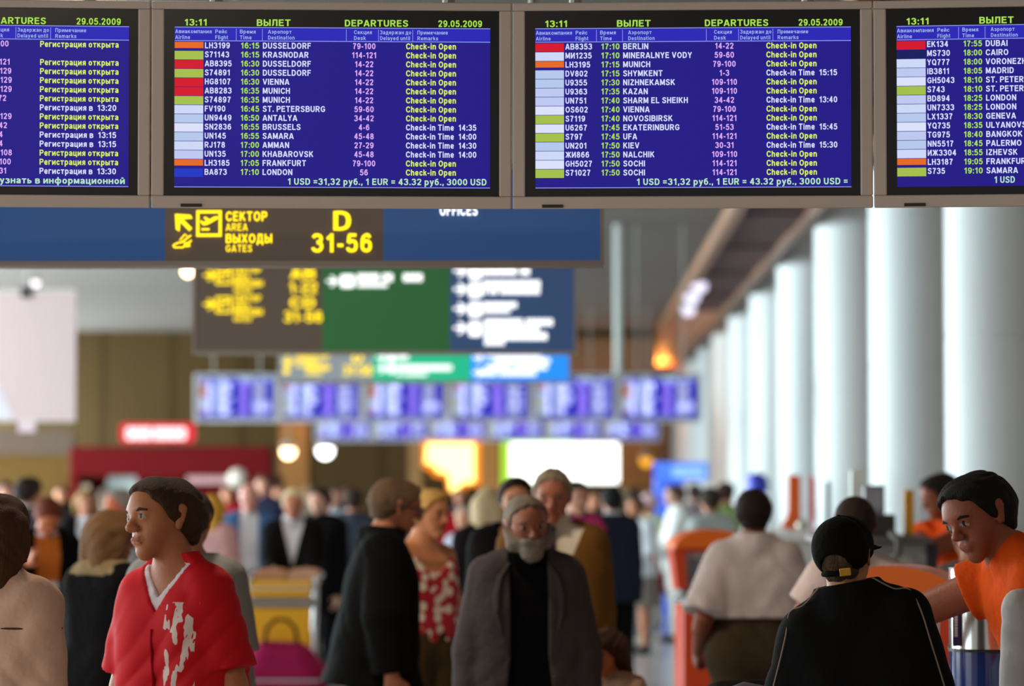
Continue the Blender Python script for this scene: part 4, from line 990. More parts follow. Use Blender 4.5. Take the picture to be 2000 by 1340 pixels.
# red shirt
f = Fig(366, 9.8, 1.745, -34, 'person in a red short-sleeved printed shirt walking, face turned aside', lean=4, side=3, sh=.95, hsc=1.09, fat=.86, head=(-16, 8, 6), skin='a8704c',
        aR=((.30, -.04, -1), (.2, .25, -1)), aL=((.34, .0, -1), (-.3, .12, -1)), lR=((0, .32, -1), (0, -.05, -1)), lL=((0, -.25, -1), (0, -.5, -1)), res=.0075)
f.trousers(cloth('3a3632')); f.shoes(); f.hair('3a2616', 'short'); f.brows('3a2618')
f.top('undershirt', cloth('d8ccd0'), e=.010, hem=.6, sleeve=.5, v=.79, vw=.045)
H = f.H
f.top('shirt', printed('b40a16', 'c8b4ac', 26, .55, ((-.15, -.03), (-1, 2), (.98, 1.33)), stretch=(1.2, 1, .5)), e=.017, hem=.46, sleeve=.84, slv_e=.008, v=.765, vw=.055, loose=.006, collar=.022, wob=.005)
mb = MB()                                                             # placket
mb.tube(f.onsurf([f.tf(0, .06*H, z*H) for z in (.735, .70, .66, .62, .58, .54, .5)], [f.M@V3(0, 1, 0)]*7, .001), .006, 6); mb.obj('placket', cloth('8c0610'), f.root, smooth=60)
# grey shirt behind him
f = Fig(366, 11.5, 1.70, 178, 'person in a grey T-shirt standing right behind the red shirt', fat=1.1, sh=.98, head=(-10, 0, 0))
f.trousers(cloth('2a2a30')); f.shoes(); f.hair('3a2c22', 'short'); f.top('shirt', cloth('84807c'), e=.02, hem=.47, sleeve=.9, slv_e=.02, collar=.01, loose=.01)
# long black jacket with glasses, profile
f = Fig(732, 14, 1.75, 98, 'person with glasses in a long black jacket, standing in profile', fat=1.24, sh=1.0, lean=5, head=(8, -6, 0), skin='b07050',
        aR=((.6, -.04, -1), (.05, .12, -1)), aL=((.12, .05, -1), (0, .3, -1)), curl=45, res=.009)
f.trousers(cloth('1a1717')); f.shoes(); f.hair('5e4630', 'short'); f.glasses(); f.brows('4a3a2a'); f.top('shirt', cloth('24201f'), e=.014, hem=.5, sleeve=1, collar=.024)
f.top('jacket', cloth('151211', rough=.95), e=.036, hem=.455, sleeve=1.97, flare=.055, loose=.03, collar=.02, slv_e=.012, wob=.005)
# red and cream sleeveless top
f = Fig(828, 15.2, 1.69, 42, 'person in a red and cream patterned sleeveless top, arms hanging', sh=.88, head=(14, 0, 0), skin='c98c62', res=.0095,
        aL=((.3, .0, -1), (.05, .12, -1)), aR=((.15, 0, -1), (0, .2, -1)))
f.trousers(cloth('554228'), wide=.02); f.shoes(); f.hair('d2a058', 'short', t=.05); f.brows('8a6a40')
f.top('top', printed('a8222c', 'dcc8b4', 19, .45, kind='voronoi'), e=.014, hem=.52, sleeve=0, strap=True, flare=.015)
mb = MB(); mb.tube(f.onsurf([f.tf(.06*f.H*math.sin(a), .03*f.H, f.neckz-.03*f.H-.03*f.H*math.cos(a)) for a in np.linspace(-1.4, 1.4, 9)], [f.M@V3(math.sin(a), 1.2, 0) for a in np.linspace(-1.4, 1.4, 9)], .0), .003, 6)
mb.obj('necklace', mat('c8a070', rough=.3, metal=.7), f.root, smooth=60)
# bearded, grey jacket over black turtleneck
f = Fig(1028, 12.4, 1.70, 6, 'person with grey jacket open over a black turtleneck, walking towards us', fat=1.03, sh=1.0, lean=3, head=(8, -4, 4), skin='8f5a40',
        aR=((.25, .02, -1), (.04, .1, -1)), aL=((.25, .06, -1), (.02, .2, -1)), lR=((0, .3, -1), (0, -.05, -1)), lL=((0, -.2, -1), (0, -.5, -1)), res=.008)
f.trousers(cloth('1a1718')); f.shoes(); f.hair('6a5c4e', 'short', t=.022, line=.42); f.beard('7a6c60'); f.brows('5a4c40')
f.top('turtleneck', cloth('151314'), e=.014, hem=.47, sleeve=1.9, collar=.034)
f.top('jacket', cloth('4b4341'), e=.03, hem=.44, sleeve=1.96, open_=.045, loose=.008, slv_e=.006, wob=.005)
H = f.H
for sg in (1, -1):
    mb = MB(); zz = (.835, .80, .76, .72, .67)
    mb.tube(f.onsurf([f.tf(sg*x*H, .05*H, z*H) for x, z in zip((.045, .066, .072, .068, .056), zz)], [f.M@V3(sg*.25, 1, 0)]*5, .0), [.006, .014, .018, .014, .004], 6); mb.obj('lapel', cloth('443c3a'), f.root, smooth=60)
# dark jacket behind him
f = Fig(1008, 16, 1.755, 4, 'person in a dark jacket, half hidden behind the grey open jacket', sh=1.05, skin='b4805e')
f.trousers(cloth('181518')); f.shoes(); f.hair('1e1610', 'short', t=.04); f.brows('1e1610'); f.top('jacket', cloth('221b1b'), e=.03, hem=.45, sleeve=1.96, v=.7)
# tan jacket
f = Fig(1080, 14.3, 1.795, -4, 'person in a tan jacket with pale shirt and dark tie', fat=1.05, sh=1.08, head=(2, -6, 0), skin='a0624a', res=.0095)
f.trousers(cloth('3a2c1c')); f.shoes(); f.hair('84765e', 'short', t=.03, line=.37); f.brows('6a5a48')
f.top('shirt', cloth('d8c8b0'), e=.013, hem=.5, sleeve=1, collar=.03)
f.top('jacket', cloth('6e4a20'), e=.032, hem=.42, sleeve=1.97, v=.63, vw=.085, loose=.015, collar=.016, slv_e=.008)
H = f.H; mb = MB(); mb.tube(f.onsurf([f.tf(0, .05*H, z*H) for z in (.845, .82, .78, .72, .65)], [f.M@V3(0, 1, 0)]*5, -.012), [.02, .014, .02, .026, .03], 8); mb.obj('tie', cloth('3a2a34'), f.root, smooth=60)
# child
f = Fig(1192, 12.7, 1.13, -24, 'child in a tan top, head bowed, in front of the tan jacket', child=True, head=(-10, -14, 0), skin='b4683c', res=.0085)
f.trousers(cloth('4a4038')); f.shoes(); f.hair('3c2414', 'bob', t=.04); f.brows('2a1a10'); f.top('shirt', cloth('b08c74'), e=.016, hem=.47, sleeve=.9, slv_e=.01)
# white shirt from behind
f = Fig(1472, 15, 1.71, 180, 'person in a pale short-sleeved shirt and brown trousers, walking away', fat=1.12, sh=1.04, skin='8a5038', curl=75, res=.0095,
        aL=((.34, -.3, -1), (.1, .85, -.8), (-1, .3, 0), (.2, .3, 1)), aR=((.3, .1, -1), (.1, .4, -1)), lR=((0, .25, -1), (0, -.1, -1)), lL=((0, -.2, -1), (0, -.45, -1)))
f.trousers(cloth('4a3a28'), e=.024, top=.665); f.shoes(); f.hair('241812', 'short', t=.035)
f.top('shirt', cloth('c9b9b5', bump=.5, bscale=12), e=.022, hem=.63, sleeve=.95, slv_e=.03, loose=.02, collar=.026, wob=.006)
# cap and black track jacket, back view (sharp)
f = Fig(1728, 8.8, 1.645, 172, 'person in a black cap and black piped track jacket, seen from behind', fat=.95, sh=.93, side=-11, head=(-16, 2, 4), hsc=.91, skin='a87850', res=.007,
        aL=((.27, .05, -1), (.06, .2, -1)), aR=((.27, .05, -1), (.06, .2, -1)))
f.trousers(cloth('1c1c20')); f.shoes(); f.hair('4a3626', 'short', t=.008)
mj = cloth('1c1a1b', rough=.85, spec=.05, bump=.5, bscale=9)
f.top('jacket', mj, e=.03, hem=.44, sleeve=1.97, loose=.006, collar=.03, slv_e=.014, wob=.006)
H = f.H
for i, sg in ((0, 1), (1, -1)):
    S0, el, wr = f.arms[i][:3]
    ps = [f.tf(sg*.035*H, -.02*H, f.neckz), f.tf(sg*.07*H, -.02*H, f.neckz-.02*H), S0+(f.tf(0, 0, .84*H)-f.tf(0, 0, .8*H))*.3, S0, S0+(el-S0)*.35, S0+(el-S0)*.7, el, el+(wr-el)*.5, wr]
    ds = [f.M@V3(sg*.35, -.6, 1), f.M@V3(sg*.35, -.6, 1), f.M@V3(sg*.7, -.6, 1)]+[f.M@V3(sg*.9, -1, .25)]*6
    mb = MB(); mb.tube(_cr(f.onsurf(ps, ds, .0015), False, 5), .0022, 6); mb.obj('piping', cloth('8c7c6c'), f.root, smooth=60)
hf, h = f.hf, f.hs
def capcut(D, X, Y, Z):
    g = np.float32; x, y, z = X-g(f.hc[0]), Y-g(f.hc[1]), Z-g(f.hc[2]); M = f.HM
    u = (x*g(M[0, 0])+y*g(M[1, 0])+z*g(M[2, 0]))/g(h); v = (x*g(M[0, 1])+y*g(M[1, 1])+z*g(M[2, 1]))/g(h); w = (x*g(M[0, 2])+y*g(M[1, 2])+z*g(M[2, 2]))/g(h)
    D = np.maximum(D, (g(-.06)+.28*v-w)*g(h))
    hole = np.maximum(np.sqrt(u*u+(w+.08)**2)-g(.2), v+g(.2)); hole = np.maximum(hole, g(-.10)-w)
    return np.maximum(D, -hole*g(h))
T = [Prim(hf(0, -.17, .16), hf(0, .08, .17), .375*h, .36*h, f.HX, 1.1, .02)]
V, F = sdf_mesh(T, .005, .05*h, capcut); cap = np_obj('cap', V, F, cloth('15130f', bump=.3, bscale=60), f.root)
mb = MB(); mb.tube([tuple(hf(.27*math.sin(a), -.17-.40*math.cos(a)*1.03, -.14)) for a in np.linspace(-.75, .75, 9)], .035*h, 8); mb.obj('cap_strap', cloth('15130f'), cap, smooth=60)
mb = MB(); q = hf(.16, -.575, -.13); mb.box(-.016, .016, -.006, .004, -.011, .011); o = mb.obj('buckle', mat('b08430', rough=.3, metal=.9), cap, bevel=.002); o.location = tuple(q); o.rotation_euler = Matrix(f.HM.tolist()).to_euler(); o.rotation_euler.z += .3
T = [Prim(hf(0, .36, .12), hf(0, .68, .05), .30*h, .28*h, f.HZ, 9.0, .02), ]
V, F = sdf_mesh(T, .005, .004, None); np_obj('brim', V, F, cloth('15130f'), cap)
mb = MB()
for a0 in (0, 60, 120): mb.tube([tuple(hf(.395*math.sin(t)*math.cos(R(a0)), -.05+.475*math.sin(t)*math.sin(R(a0)), .165+.42*math.cos(t))) for t in np.linspace(-1.2, 1.2, 17)], .006*h, 5)
mb.obj('seam', cloth('0c0b0a'), cap, smooth=60)
mb = MB(); mb.lathe([(.03*h, 0), (.028*h, .02*h), (0, .03*h)], 12, tuple(hf(0, -.05, .58))); mb.obj('button', cloth('0c0b0a'), cap, smooth=60)
# pink shirt behind the cap
f = Fig(1670, 12.6, 1.67, 176, 'person in a pinkish T-shirt, partly hidden behind the black cap', fat=.95, sh=.92, skin='a85c3c', aL=((.5, .1, -1), (.3, .15, -1)), aR=((.3, 0, -1), (0, .3, -1)))
f.trousers(cloth('6a6460')); f.shoes(); f.hair('2e1e16', 'short', t=.025); f.top('shirt', cloth('d0b8b0'), e=.018, hem=.47, sleeve=.42, slv_e=.015, collar=.01)
# grey shirt by the orange kiosk
f = Fig(1900, 13.6, 1.60, 196, 'person in a grey shirt behind the outstretched arm at right', sh=.98, skin='9c6a4c')
f.trousers(cloth('3a3838')); f.shoes(); f.hair('14100e', 'short', t=.045); f.top('shirt', cloth('6c6767'), e=.02, hem=.47, sleeve=.9, slv_e=.02, collar=.012)
mb = MB(); mb.tube(f.onsurf([f.tf(x*f.H, -.03*f.H, z*f.H) for x, z in ((-.05, .83), (-.065, .80), (-.07, .76), (-.07, .7))], [f.M@V3(0, -1, .4)]*4, .001), .012, 6); mb.obj('strap', cloth('b89880'), f.root, smooth=60)
# orange T-shirt, reaching
f = Fig(2136, 9.7, 1.86, -75, 'person in an orange T-shirt reaching an arm across at the right edge', lean=31, head=(24, 12, 0), skin='8a4e34', res=.008, hsc=1.0,
        aR=((.48, .65, -.34), (.52, .65, -.30), (0, 0, -1), (-.5, .8, 0)), aL=((.2, .3, -1), (.1, .5, -1)))
f.trousers(cloth('c4bfbc'), e=.026, top=.675); f.shoes(); f.hair('15100d', 'short', t=.035, line=.35); f.brows('15100d')
f.reach = True
f.top('shirt', cloth('d04c14'), e=.016, hem=.5, sleeve=.34, slv_e=.015)
# orange shirt leaning on the counter
f = Fig(1880, 17.7, 1.80, -62, 'person in an orange T-shirt leaning on the grey counter', lean=9, head=(-8, -8, 0), skin='94583e', aR=((-.05, 1, -.35), (-.9, .55, -.02), (0, 0, -1), (0, 1, 0)), aL=((.0, 1, -.30), (-.8, .6, .15), (0, 0, -1), (0, 1, 0)), fat=1.05)
f.trousers(cloth('26222e')); f.shoes(); f.hair('2a1f1a', 'short', t=.025); f.reach = True; f.top('shirt', cloth('d94a10'), e=.02, hem=.47, sleeve=.34, slv_e=.02, loose=.01)

# ------------------------------------------------------------------ the crowd farther back (one line per person)
def crowd(px, D, top, yaw, label, hair, hs, topc, toptype, legc, skin='c08a6a', group='crowd in the hall', bottom='trousers', **kw):
    H = min(1.86, max(1.45, EYE-(top-946)*D/FPX))
    f = Fig(px, D, H, yaw, label, group, skin=skin, res=.013 if D < 24 else .018, **kw)
    f.skirt(cloth(legc)) if bottom == 'skirt' else f.trousers(cloth(legc)); f.shoes()
    f.hair(hair, hs, t=.035)
    if toptype == 'suit':
        f.top('shirt', cloth('d0ccd0'), e=.013, hem=.5, sleeve=1, collar=.03); f.top('jacket', cloth(topc), e=.032, hem=.43, sleeve=1.96, v=.64, vw=.05, wob=.004)
    elif toptype == 'jacket': f.top('jacket', cloth(topc), e=.03, hem=.45, sleeve=1.96, collar=.02, wob=.004)
    elif toptype == 'open':
        f.top('shirt', cloth('dfe2ea'), e=.013, hem=.5, sleeve=1, collar=.01); f.top('jacket', cloth(topc), e=.03, hem=.44, sleeve=1.96, open_=.045, wob=.004)
    elif toptype == 'vest': f.top('top', cloth(topc), e=.014, hem=.5, sleeve=0, strap=True)
    else: f.top('shirt', cloth(topc), e=.02, hem=.47, sleeve=.9, slv_e=.02, wob=.004)
    return f
push = dict(aR=((.05, .5, -1), (-.05, 1, -.15)), aL=((.05, .5, -1), (-.05, 1, -.15)))
f = crowd(85, 20, 957, 20, 'person bowing in an open black jacket over orange, left of the red booth', '6a2c18', 'short', '181316', 'open', '2a2426', skin='c07048', head=(0, -26, 0), lean=10, aR=((.2, .4, -1), (-.2, 1, .9)))
f.top('scarf', cloth('c86a28'), e=.026, hem=.66, sleeve=0, v=.83, wob=.004)  # orange layer stands in for the warm-lit skin of neck and chest
crowd(52, 24, 927, 150, 'person with pale collar and dark jacket, behind the bowing one at left', '2c2220', 'short', '3a343c', 'suit', '2a2628')
crowd(8, 30, 935, 20, 'person in a pink top at the far left edge behind the beige coat', '4a3828', 'short', 'b89090', 'tee', '4a4448', skin='d0a090')
crowd(168, 27, 952, 10, 'person in a black top with pinkish front, before the red booth', '9a7a4c', 'bob', '1c181c', 'open', '161416', skin='c08870')
crowd(238, 24, 950, -60, 'person in a grey top just left of the red shirt', '8a8078', 'short', '8c8c90', 'tee', '3a3a40', skin='c46a40')
crowd(415, 25, 962, 160, 'person in a pink top behind the grey T-shirt', 'c89434', 'long', 'd0a0a0', 'tee', '4a4a58')
f = crowd(487, 25.5, 938, 4, 'person in a blue denim jacket over a white top', '8a7064', 'bald', '4a70a0', 'open', '262838', skin='d8a49c', aR=((.25, .1, -1), (-.25, .7, -1)))
crowd(515, 36, 925, -10, 'person in a dark jacket behind the blue denim jacket', '5a4438', 'short', '2c3048', 'jacket', '26262c', skin='c89a88')
crowd(573, 23.4, 950, 2, 'person in a dark suit and pale shirt pushing the yellow trolley', 'd8c8a0', 'short', '1c1617', 'suit', '201c1c', skin='c08466', fat=1.1, **push)
crowd(628, 26, 948, -25, 'person in a black jacket beside the yellow trolley', '2a1e1a', 'short', '1b1a1b', 'jacket', '1c1a1c', skin='d8b09c')
crowd(648, 36, 950, 15, 'person in a pale blue top behind the black jackets', '3a2c28', 'short', 'b8c4d4', 'tee', '4a5870', skin='d8b0a0')
crowd(690, 28.5, 950, 185, 'person in a slate grey jacket, left of the long black jacket', '3a2a24', 'short', '4c5260', 'jacket', '2e3038')
crowd(545, 42, 945, 0, 'person in a brown top, far behind the dark suit', '5a3c28', 'short', '6a4a3a', 'tee', '3a3430')
crowd(668, 46, 945, 30, 'person in a wine red top far behind the slate jacket', '2a2220', 'short', '6a2c30', 'tee', '3a3430')
crowd(605, 48, 947, 200, 'person in a cream jacket far back below the white spotlight', '7a6048', 'short', 'c0b098', 'jacket', '4a443c')
crowd(445, 40, 945, 0, 'person in a red top before the red booth counter', '4a3028', 'short', 'b02028', 'tee', '3a2c30')
crowd(795, 36, 950, 170, 'person in a charcoal jacket behind the glasses wearer', '2a201c', 'short', '302c2e', 'jacket', '262426')
crowd(873, 32, 958, 180, 'person in a bright red top below the yellow light box', '3a2420', 'short', 'b01420', 'tee', '3a3438')
crowd(912, 25, 984, -30, 'person in a pale blue top and blue jeans, left of the grey open jacket', 'b8a898', 'short', 'd0dcf0', 'tee', '4a74a8', skin='e0b098', fat=1.05)
crowd(955, 19.5, 948, 186, 'person in a black top seen from behind, left of the dark jacket', 'c8b088', 'blond', '2a2020', 'jacket', '2a2628')
crowd(895, 42, 950, 10, 'person in a violet top far below the yellow light box', '3a2c26', 'short', '5a4a6a', 'tee', '38343a')
crowd(985, 40, 948, 0, 'person in a cream top far behind the dark jacket', '6a5038', 'short', 'c8bca4', 'tee', '4a4640')
f = crowd(1124, 21.5, 934, 20, 'person in a navy jacket with a bright pink scarf', '2a2624', 'short', '1c2030', 'jacket', '1c1e28', skin='c89c88')
f.top('scarf', cloth('e0458c'), e=.042, hem=.79, sleeve=0, wob=.004)
crowd(1196, 25.5, 946, 200, 'person in a navy blue suit seen from behind right of the pink scarf', '1c1a1a', 'short', '2a3044', 'suit', '1a1a1e', fat=1.12, skin='c09088')
crowd(1158, 33, 952, 10, 'person in a brown jacket between pink scarf and navy suit', '3a302a', 'short', '5a4a40', 'jacket', '2e2a28')
crowd(1214, 37, 950, 170, 'person in an olive jacket just right of the navy suit', 'a8a488', 'short', '5c5a48', 'jacket', '3a3830')
crowd(1244, 31, 966, -40, 'person in a white sleeved top and grey skirt beside the pink hat', '5a4034', 'short', 'dfe4ec', 'tee', '8a8078', bottom='skirt', aR=((.2, .3, -1), (0, 1, -.2)))
f = crowd(1268, 36.2, 966, -25, 'person in a pink hat, beige top and khaki trousers', 'd8b8b8', 'short', 'c8bca0', 'tee', 'b4ae9c', aL=((.3, .1, -1), (-.1, .4, -1)))
hf, h = f.hf, f.hs; V, F = sdf_mesh([Prim(hf(0, -.15, .2), hf(0, .05, .2), .42*h, .4*h, None, 1, .02), Prim(hf(0, 0, .12), hf(0, .05, .1), .62*h, None, f.HZ, 9, .03)], .014, .01, lambda D, X, Y, Z: np.maximum(D, np.float32(hf(0, 0, .04)[2])-Z)); np_obj('hat', V, F, cloth('e8c8cc'), f.root)
f.top('print', cloth('4aa8a0'), e=.024, hem=.66, sleeve=0, v=.75, wob=0)
f = crowd(1322, 33.4, 943, -80, 'person all in white with white trousers, before the blue booth', '5a4438', 'short', 'eef4f2', 'jacket', 'eef2ec', skin='d8b4a4', aR=((.1, .3, -1), (-.2, 1, -.5)), aL=((.1, .3, -1), (-.2, .8, -.6)))
crowd(1358, 37.2, 942, 185, 'person in a mauve jacket behind the white outfit', '3a2c28', 'short', '8a7c84', 'jacket', '4a444c')
crowd(1388, 27, 948, 200, 'person in a pale green shirt, behind the orange kiosk', '3a3028', 'short', 'c0ccc8', 'tee', '3a4048')
crowd(1416, 32, 938, 150, 'person in an olive green top behind the pale green shirt', '3a2824', 'short', '6a7a48', 'tee', '3a3c38')
crowd(760, 50, 948, 5, 'person in a grey jacket far back beside the yellow light box', '2c2420', 'short', '5a5654', 'jacket', '2c2a2c')
crowd(835, 48, 950, -15, 'person in a maroon top far back under the yellow light box', '30241e', 'short', '5a2a2a', 'tee', '2c2a2c')
crowd(1075, 46, 950, 0, 'person in a white top far back below the white light box', '4a3a2e', 'short', 'c8c4c0', 'tee', '3c3a3c')
crowd(1240, 50, 948, 180, 'person in a black jacket far back before the brown shop front', '221c1a', 'short', '282426', 'jacket', '262426')
crowd(1265, 46, 950, 15, 'person in a dark green jacket far back by the yellow lamp', '2c2420', 'short', '34402f', 'jacket', '2a2826')
crowd(120, 41, 946, -5, 'person in a black jacket far back at the red booth edge', '2c2420', 'short', '26221f', 'jacket', '2a2826')
crowd(206, 38, 950, 170, 'person in a grey coat at the red booth mirror', '5c4c40', 'short', '7a7672', 'jacket', '2a2826')

# ------------------------------------------------------------------ kiosks, counters, luggage
M_OR = mat('d4400a', rough=.35, var=.06, scale=2, name='orange_plastic'); m_org2 = mat('ee6a10', rough=.35, var=.05, scale=2)
m_steel = mat('c2c6c8', rough=.25, metal=.85, var=.05, name='steel'); m_grey = mat('9a9894', rough=.5, var=.05)
def kiosk(label, loc, rz):
    t = thing('checkin_kiosk', label, 'check-in kiosk', loc, rz, 'orange check-in kiosks')
    MB().rbox(-.2, .2, -.16, .16, 0, .93, .02).obj('pedestal', M_OR, t, bevel=.01)
    MB().box(-.2, .2, -.17, .16, .93, .965).obj('shelf', m_steel, t, bevel=.004)
    MB().box(-.15, .15, -.1, .12, .965, 1.02).obj('slot', m_blk, t)
    n = 14; arc = [(.25*math.cos(a), 1.29+.12*math.sin(a)) for a in np.linspace(0, PI, n)]
    hd = MB(); hd.prism([(-.25, 1.29), (-.215, 1.02), (-.155, 1.02), (-.17, 1.26), (.17, 1.26), (.155, 1.02), (.215, 1.02), (.25, 1.29)][::-1], -.06, .14)
    hd.obj('head_frame', M_OR, t)
    MB().prism(arc[::-1], -.14, .2).obj('arched_hood', m_org2, t, smooth=40)
    MB().box(-.165, .165, .0, .1, 1.02, 1.26).obj('screen_unit', mat('b8b6b0', rough=.4), t)
    sc = MB().box(-.13, .13, -.01, .0, 1.06, 1.22).obj('screen', mat('6e7078', rough=.15, var=.2), t)
    MB().box(-.04, .04, -.165, -.16, .7, .72).obj('card_slot', m_dark, t)
    MB().lathe([(.02, 0), (.02, .05), (.012, .06)], 10, (.03, -.2, .02)).obj('foot', m_steel, t)
    return t
kiosk('orange check-in kiosk left of the pale short-sleeved shirt', (GX(1384, 20), 20, 0), R(8))
kiosk('orange check-in kiosk with arched hood, right of the black cap', (GX(1748, 11.1), 11.1, 0), R(-14))
# steel and blue kiosk at right
t = thing('steel_kiosk', 'steel kiosk with blue base and two green knobs, at right edge', 'kiosk', (GX(1925, 10.2), 10.2, 0), R(-6))
pr = [(-.12, 0)]+[(-.12*math.cos(a), -.1*math.sin(a)) for a in np.linspace(.25, PI-.25, 11)]+[(.12, 0), (.12, .2), (-.12, .2)]
MB().prism(pr, 0, 1.155, axis='z').obj('base', mat('22306a', rough=.12, var=.15, spec=.8), t, smooth=40)
MB().prism(pr, 1.155, 1.42, axis='z').obj('upper_casing', mat('e2e6e2', rough=.16, metal=.9, var=.04), t, smooth=40)
MB().prism([(x*1.04, y*1.04) for x, y in pr], 1.15, 1.16, axis='z').obj('band', m_dark, t)
for z in (1.335, 1.235):
    k = MB().lathe([(.014, 0), (.016, .004), (.016, .02), (.012, .026), (0, .027)], 18); k.v = [(x+.035, -.098-zz, y+z) for x, y, zz in k.v]
    k.obj('knob', mat('5a9a8c', rough=.3), t, smooth=40)
st = MB().box(-.112, -.088, -.075, -.05, 1.17, 1.36).obj('side_strip', mat('3a2a5c', rough=.4), t)
lb = MB(); words(lb, lambda x: x, lambda y: .016-y, 0, .09, .003, .014, 9); lb.v = [(-.094-z, -.0765-(.001 if y < -.0065 else 0), 1.2+x*1.5) for x, y, z in lb.v]; lb.obj('lettering', mat('d8d4e0', rough=.5), st)
# grey counter
t = thing('service_counter', 'grey service counter the orange T-shirt leans on', 'counter', (0, 0, 0))
xa, xb = GX(1600, 16.6), GX(1808, 16.6)
MB().box(xa, xb, 16.6, 17.0, 0, 1.38).obj('front_panel', m_grey, t); MB().box(xa-.02, xb+.02, 16.52, 17.3, 1.38, 1.42).obj('worktop', mat('57524e', rough=.4), t, bevel=.006)
MB().box(xb, xb+.06, 16.58, 17.0, 0, 1.38).obj('end_panel', mat('1e1a2c', rough=.4), t)
MB().tube([(GX(1740, 16.5), 16.5, 1.44), (GX(1752, 16.5), 16.45, 1.40), (GX(1752, 16.5), 16.45, 1.33), (GX(1738, 16.5), 16.5, 1.30)], .022, 8).obj('bracket', mat('57524e', rough=.4), t, smooth=60)
tag(MB().box(GX(1686, 16.9), GX(1745, 16.9), 16.8, 17.15, 1.42, 1.535).obj('printer', mat('2a2624', rough=.5), bevel=.01), 'low black printer on the grey counter', 'printer')
t = thing('monitor', 'grey boxy monitor above the grey counter', 'monitor', (GX(1706, 17.0), 17.0, 1.535))
MB().rbox(-.055, .055, -.06, .08, .0, .16, .01).obj('casing', mat('6f6f76', rough=.5), t); MB().box(-.045, .045, -.065, -.06, .03, .14).obj('screen', mat('8c8c94', rough=.2, var=.3), t)
tag(MB().rbox(-.04, .04, 0, .1, 0, .36, .01).obj('white_box', mat('d8dcd8', rough=.5)), 'small white box left of the grey monitor', 'box')
o = COL.objects['white_box']; o.location = (GX(1682, 17.05), 17.2, 1.42)
tag(MB().box(GX(1766, 17.1), GX(1785, 17.1), 17.1, 17.16, 1.42, P(0, 957, 17.1).z).obj('leaflet_holder', mat('e0a018', rough=.4), bevel=.004), 'yellow leaflet holder on the grey counter', 'holder')
# white desk with coloured uprights
t = thing('checkin_desk', 'white check-in desk with coloured uprights, beyond the pale shirt', 'desk', (0, 0, 0))
MB().box(GX(1480, 22), GX(1640, 22), 22, 22.9, 0, 1.30).obj('front_panel', mat('c6cbca', rough=.4), t); MB().box(GX(1476, 22), GX(1644, 22), 21.9, 23.9, 1.30, 1.37).obj('worktop', mat('e8ecec', rough=.2), t, bevel=.01)
D = 23.5; s = FPX/D
x = GX(1551, D)
MB().prism([(x-.11, 1.37), (x+.045, 1.37), (x+.045, P(0, 928, D).z), (x-.045, P(0, 928, D).z), (x-.045, 1.5), (x-.06, 1.44)], D-.06, D+.06).obj('upright', mat('e0601c', rough=.4), t, label='orange upright')
x = GX(1586, D); MB().prism([(x-.022, 1.45), (x, 1.37), (x+.022, 1.45), (x+.022, P(0, 938, D).z), (x-.005, P(0, 930, D).z), (x-.022, P(0, 930, D).z)], D-.06, D+.06).obj('upright', mat('d03c1c', rough=.4), t, label='red upright')
x = GX(1616, D); MB().box(x-.016, x+.016, D-.06, D+.06, 1.37, P(0, 940, D).z).obj('upright', mat('3a2430', rough=.4), t, label='dark upright')
tag(MB().lathe([(.035, 0), (.045, .02), (.04, .05), (.02, .07), (0, .072)], 18, (GX(1566, 22.6), 22.6, 1.37)).obj('desk_bell', mat('b8b4a4', rough=.35, metal=.4), smooth=50), 'small round grey dome on the white desk', 'bell')
tag(MB().lathe([(.0, .0), (.11, .02), (.12, .1), (.1, .18), (0, .22)], 18, (GX(1478, 30), 30, 1.5)).obj('blue_globe', mat('2c3cc0', rough=.4), smooth=50), 'blue rounded top of a post behind the pale shirt', 'post')
o = COL.objects['blue_globe']; o.location.z = 1.6-1.5+.0
MB().tube([(GX(1478, 30), 30, -.1), (GX(1478, 30), 30, 1.52)], .04, 10).obj('post', m_steel, o, smooth=60)
# luggage trolley with yellow panels
D = 22.0; s = FPX/D; X0 = GX(550, D); Z = lambda y: P(0, y, D).z
t = thing('luggage_trolley', 'luggage trolley with yellow panels pushed by the dark suit', 'luggage trolley', (X0, D, 0))
m_yel = mat('e0a408', rough=.4, var=.06, scale=4)
fr = MB()
for sg in (-1, 1):
    fr.tube([(sg*.235, .02, .12), (sg*.235, .02, .5), (sg*.245, .05, 1.02), (sg*.24, .55, 1.04)], .022, 10)
    fr.tube([(sg*.235, .02, .14), (sg*.24, -.55, .12)], .02, 10)
    fr.tube([(sg*.235, .02, .14), (sg*.28, .5, .12)], .02, 10)
fr.tube([(-.24, .55, 1.04), (.24, .55, 1.04)], .022, 10); fr.tube([(-.24, -.55, .12), (.24, -.55, .12)], .02, 10)
fr.obj('frame', m_steel, t, smooth=60)
MB().box(-.215, .215, .0, .03, Z(1166), Z(1135)).obj('upper_panel', m_yel, t, bevel=.005)
MB().box(-.23, .23, -.03, .05, Z(1186), Z(1168)).obj('crossbar', mat('8a8078', rough=.4, metal=.4), t, bevel=.006)
MB().box(-.215, .215, .0, .03, Z(1268), Z(1187)).obj('main_panel', m_yel, t, bevel=.005)
MB().box(-.22, .22, -.02, .5, .95, .965).obj('basket', m_steel, t)
MB().box(-.22, .22, -.5, .02, .12, .145).obj('load_deck', mat('8c8f90', rough=.4, metal=.6), t)
for x, y in ((-.22, -.48), (.22, -.48), (-.26, .46), (.26, .46)):
    w = MB().lathe([(.03, -.02), (.06, -.018), (.06, .018), (.03, .02)], 16); w.v = [(x+zz, y+a, .06+b) for a, b, zz in w.v]; w.obj('wheel', m_dark, t, smooth=40)
tag(MB().rbox(-.2, .02, .08, .4, 0, .12, .04).obj('parcel', cloth('c8906a')), 'tan parcel in the basket of the yellow trolley, left one', 'parcel')
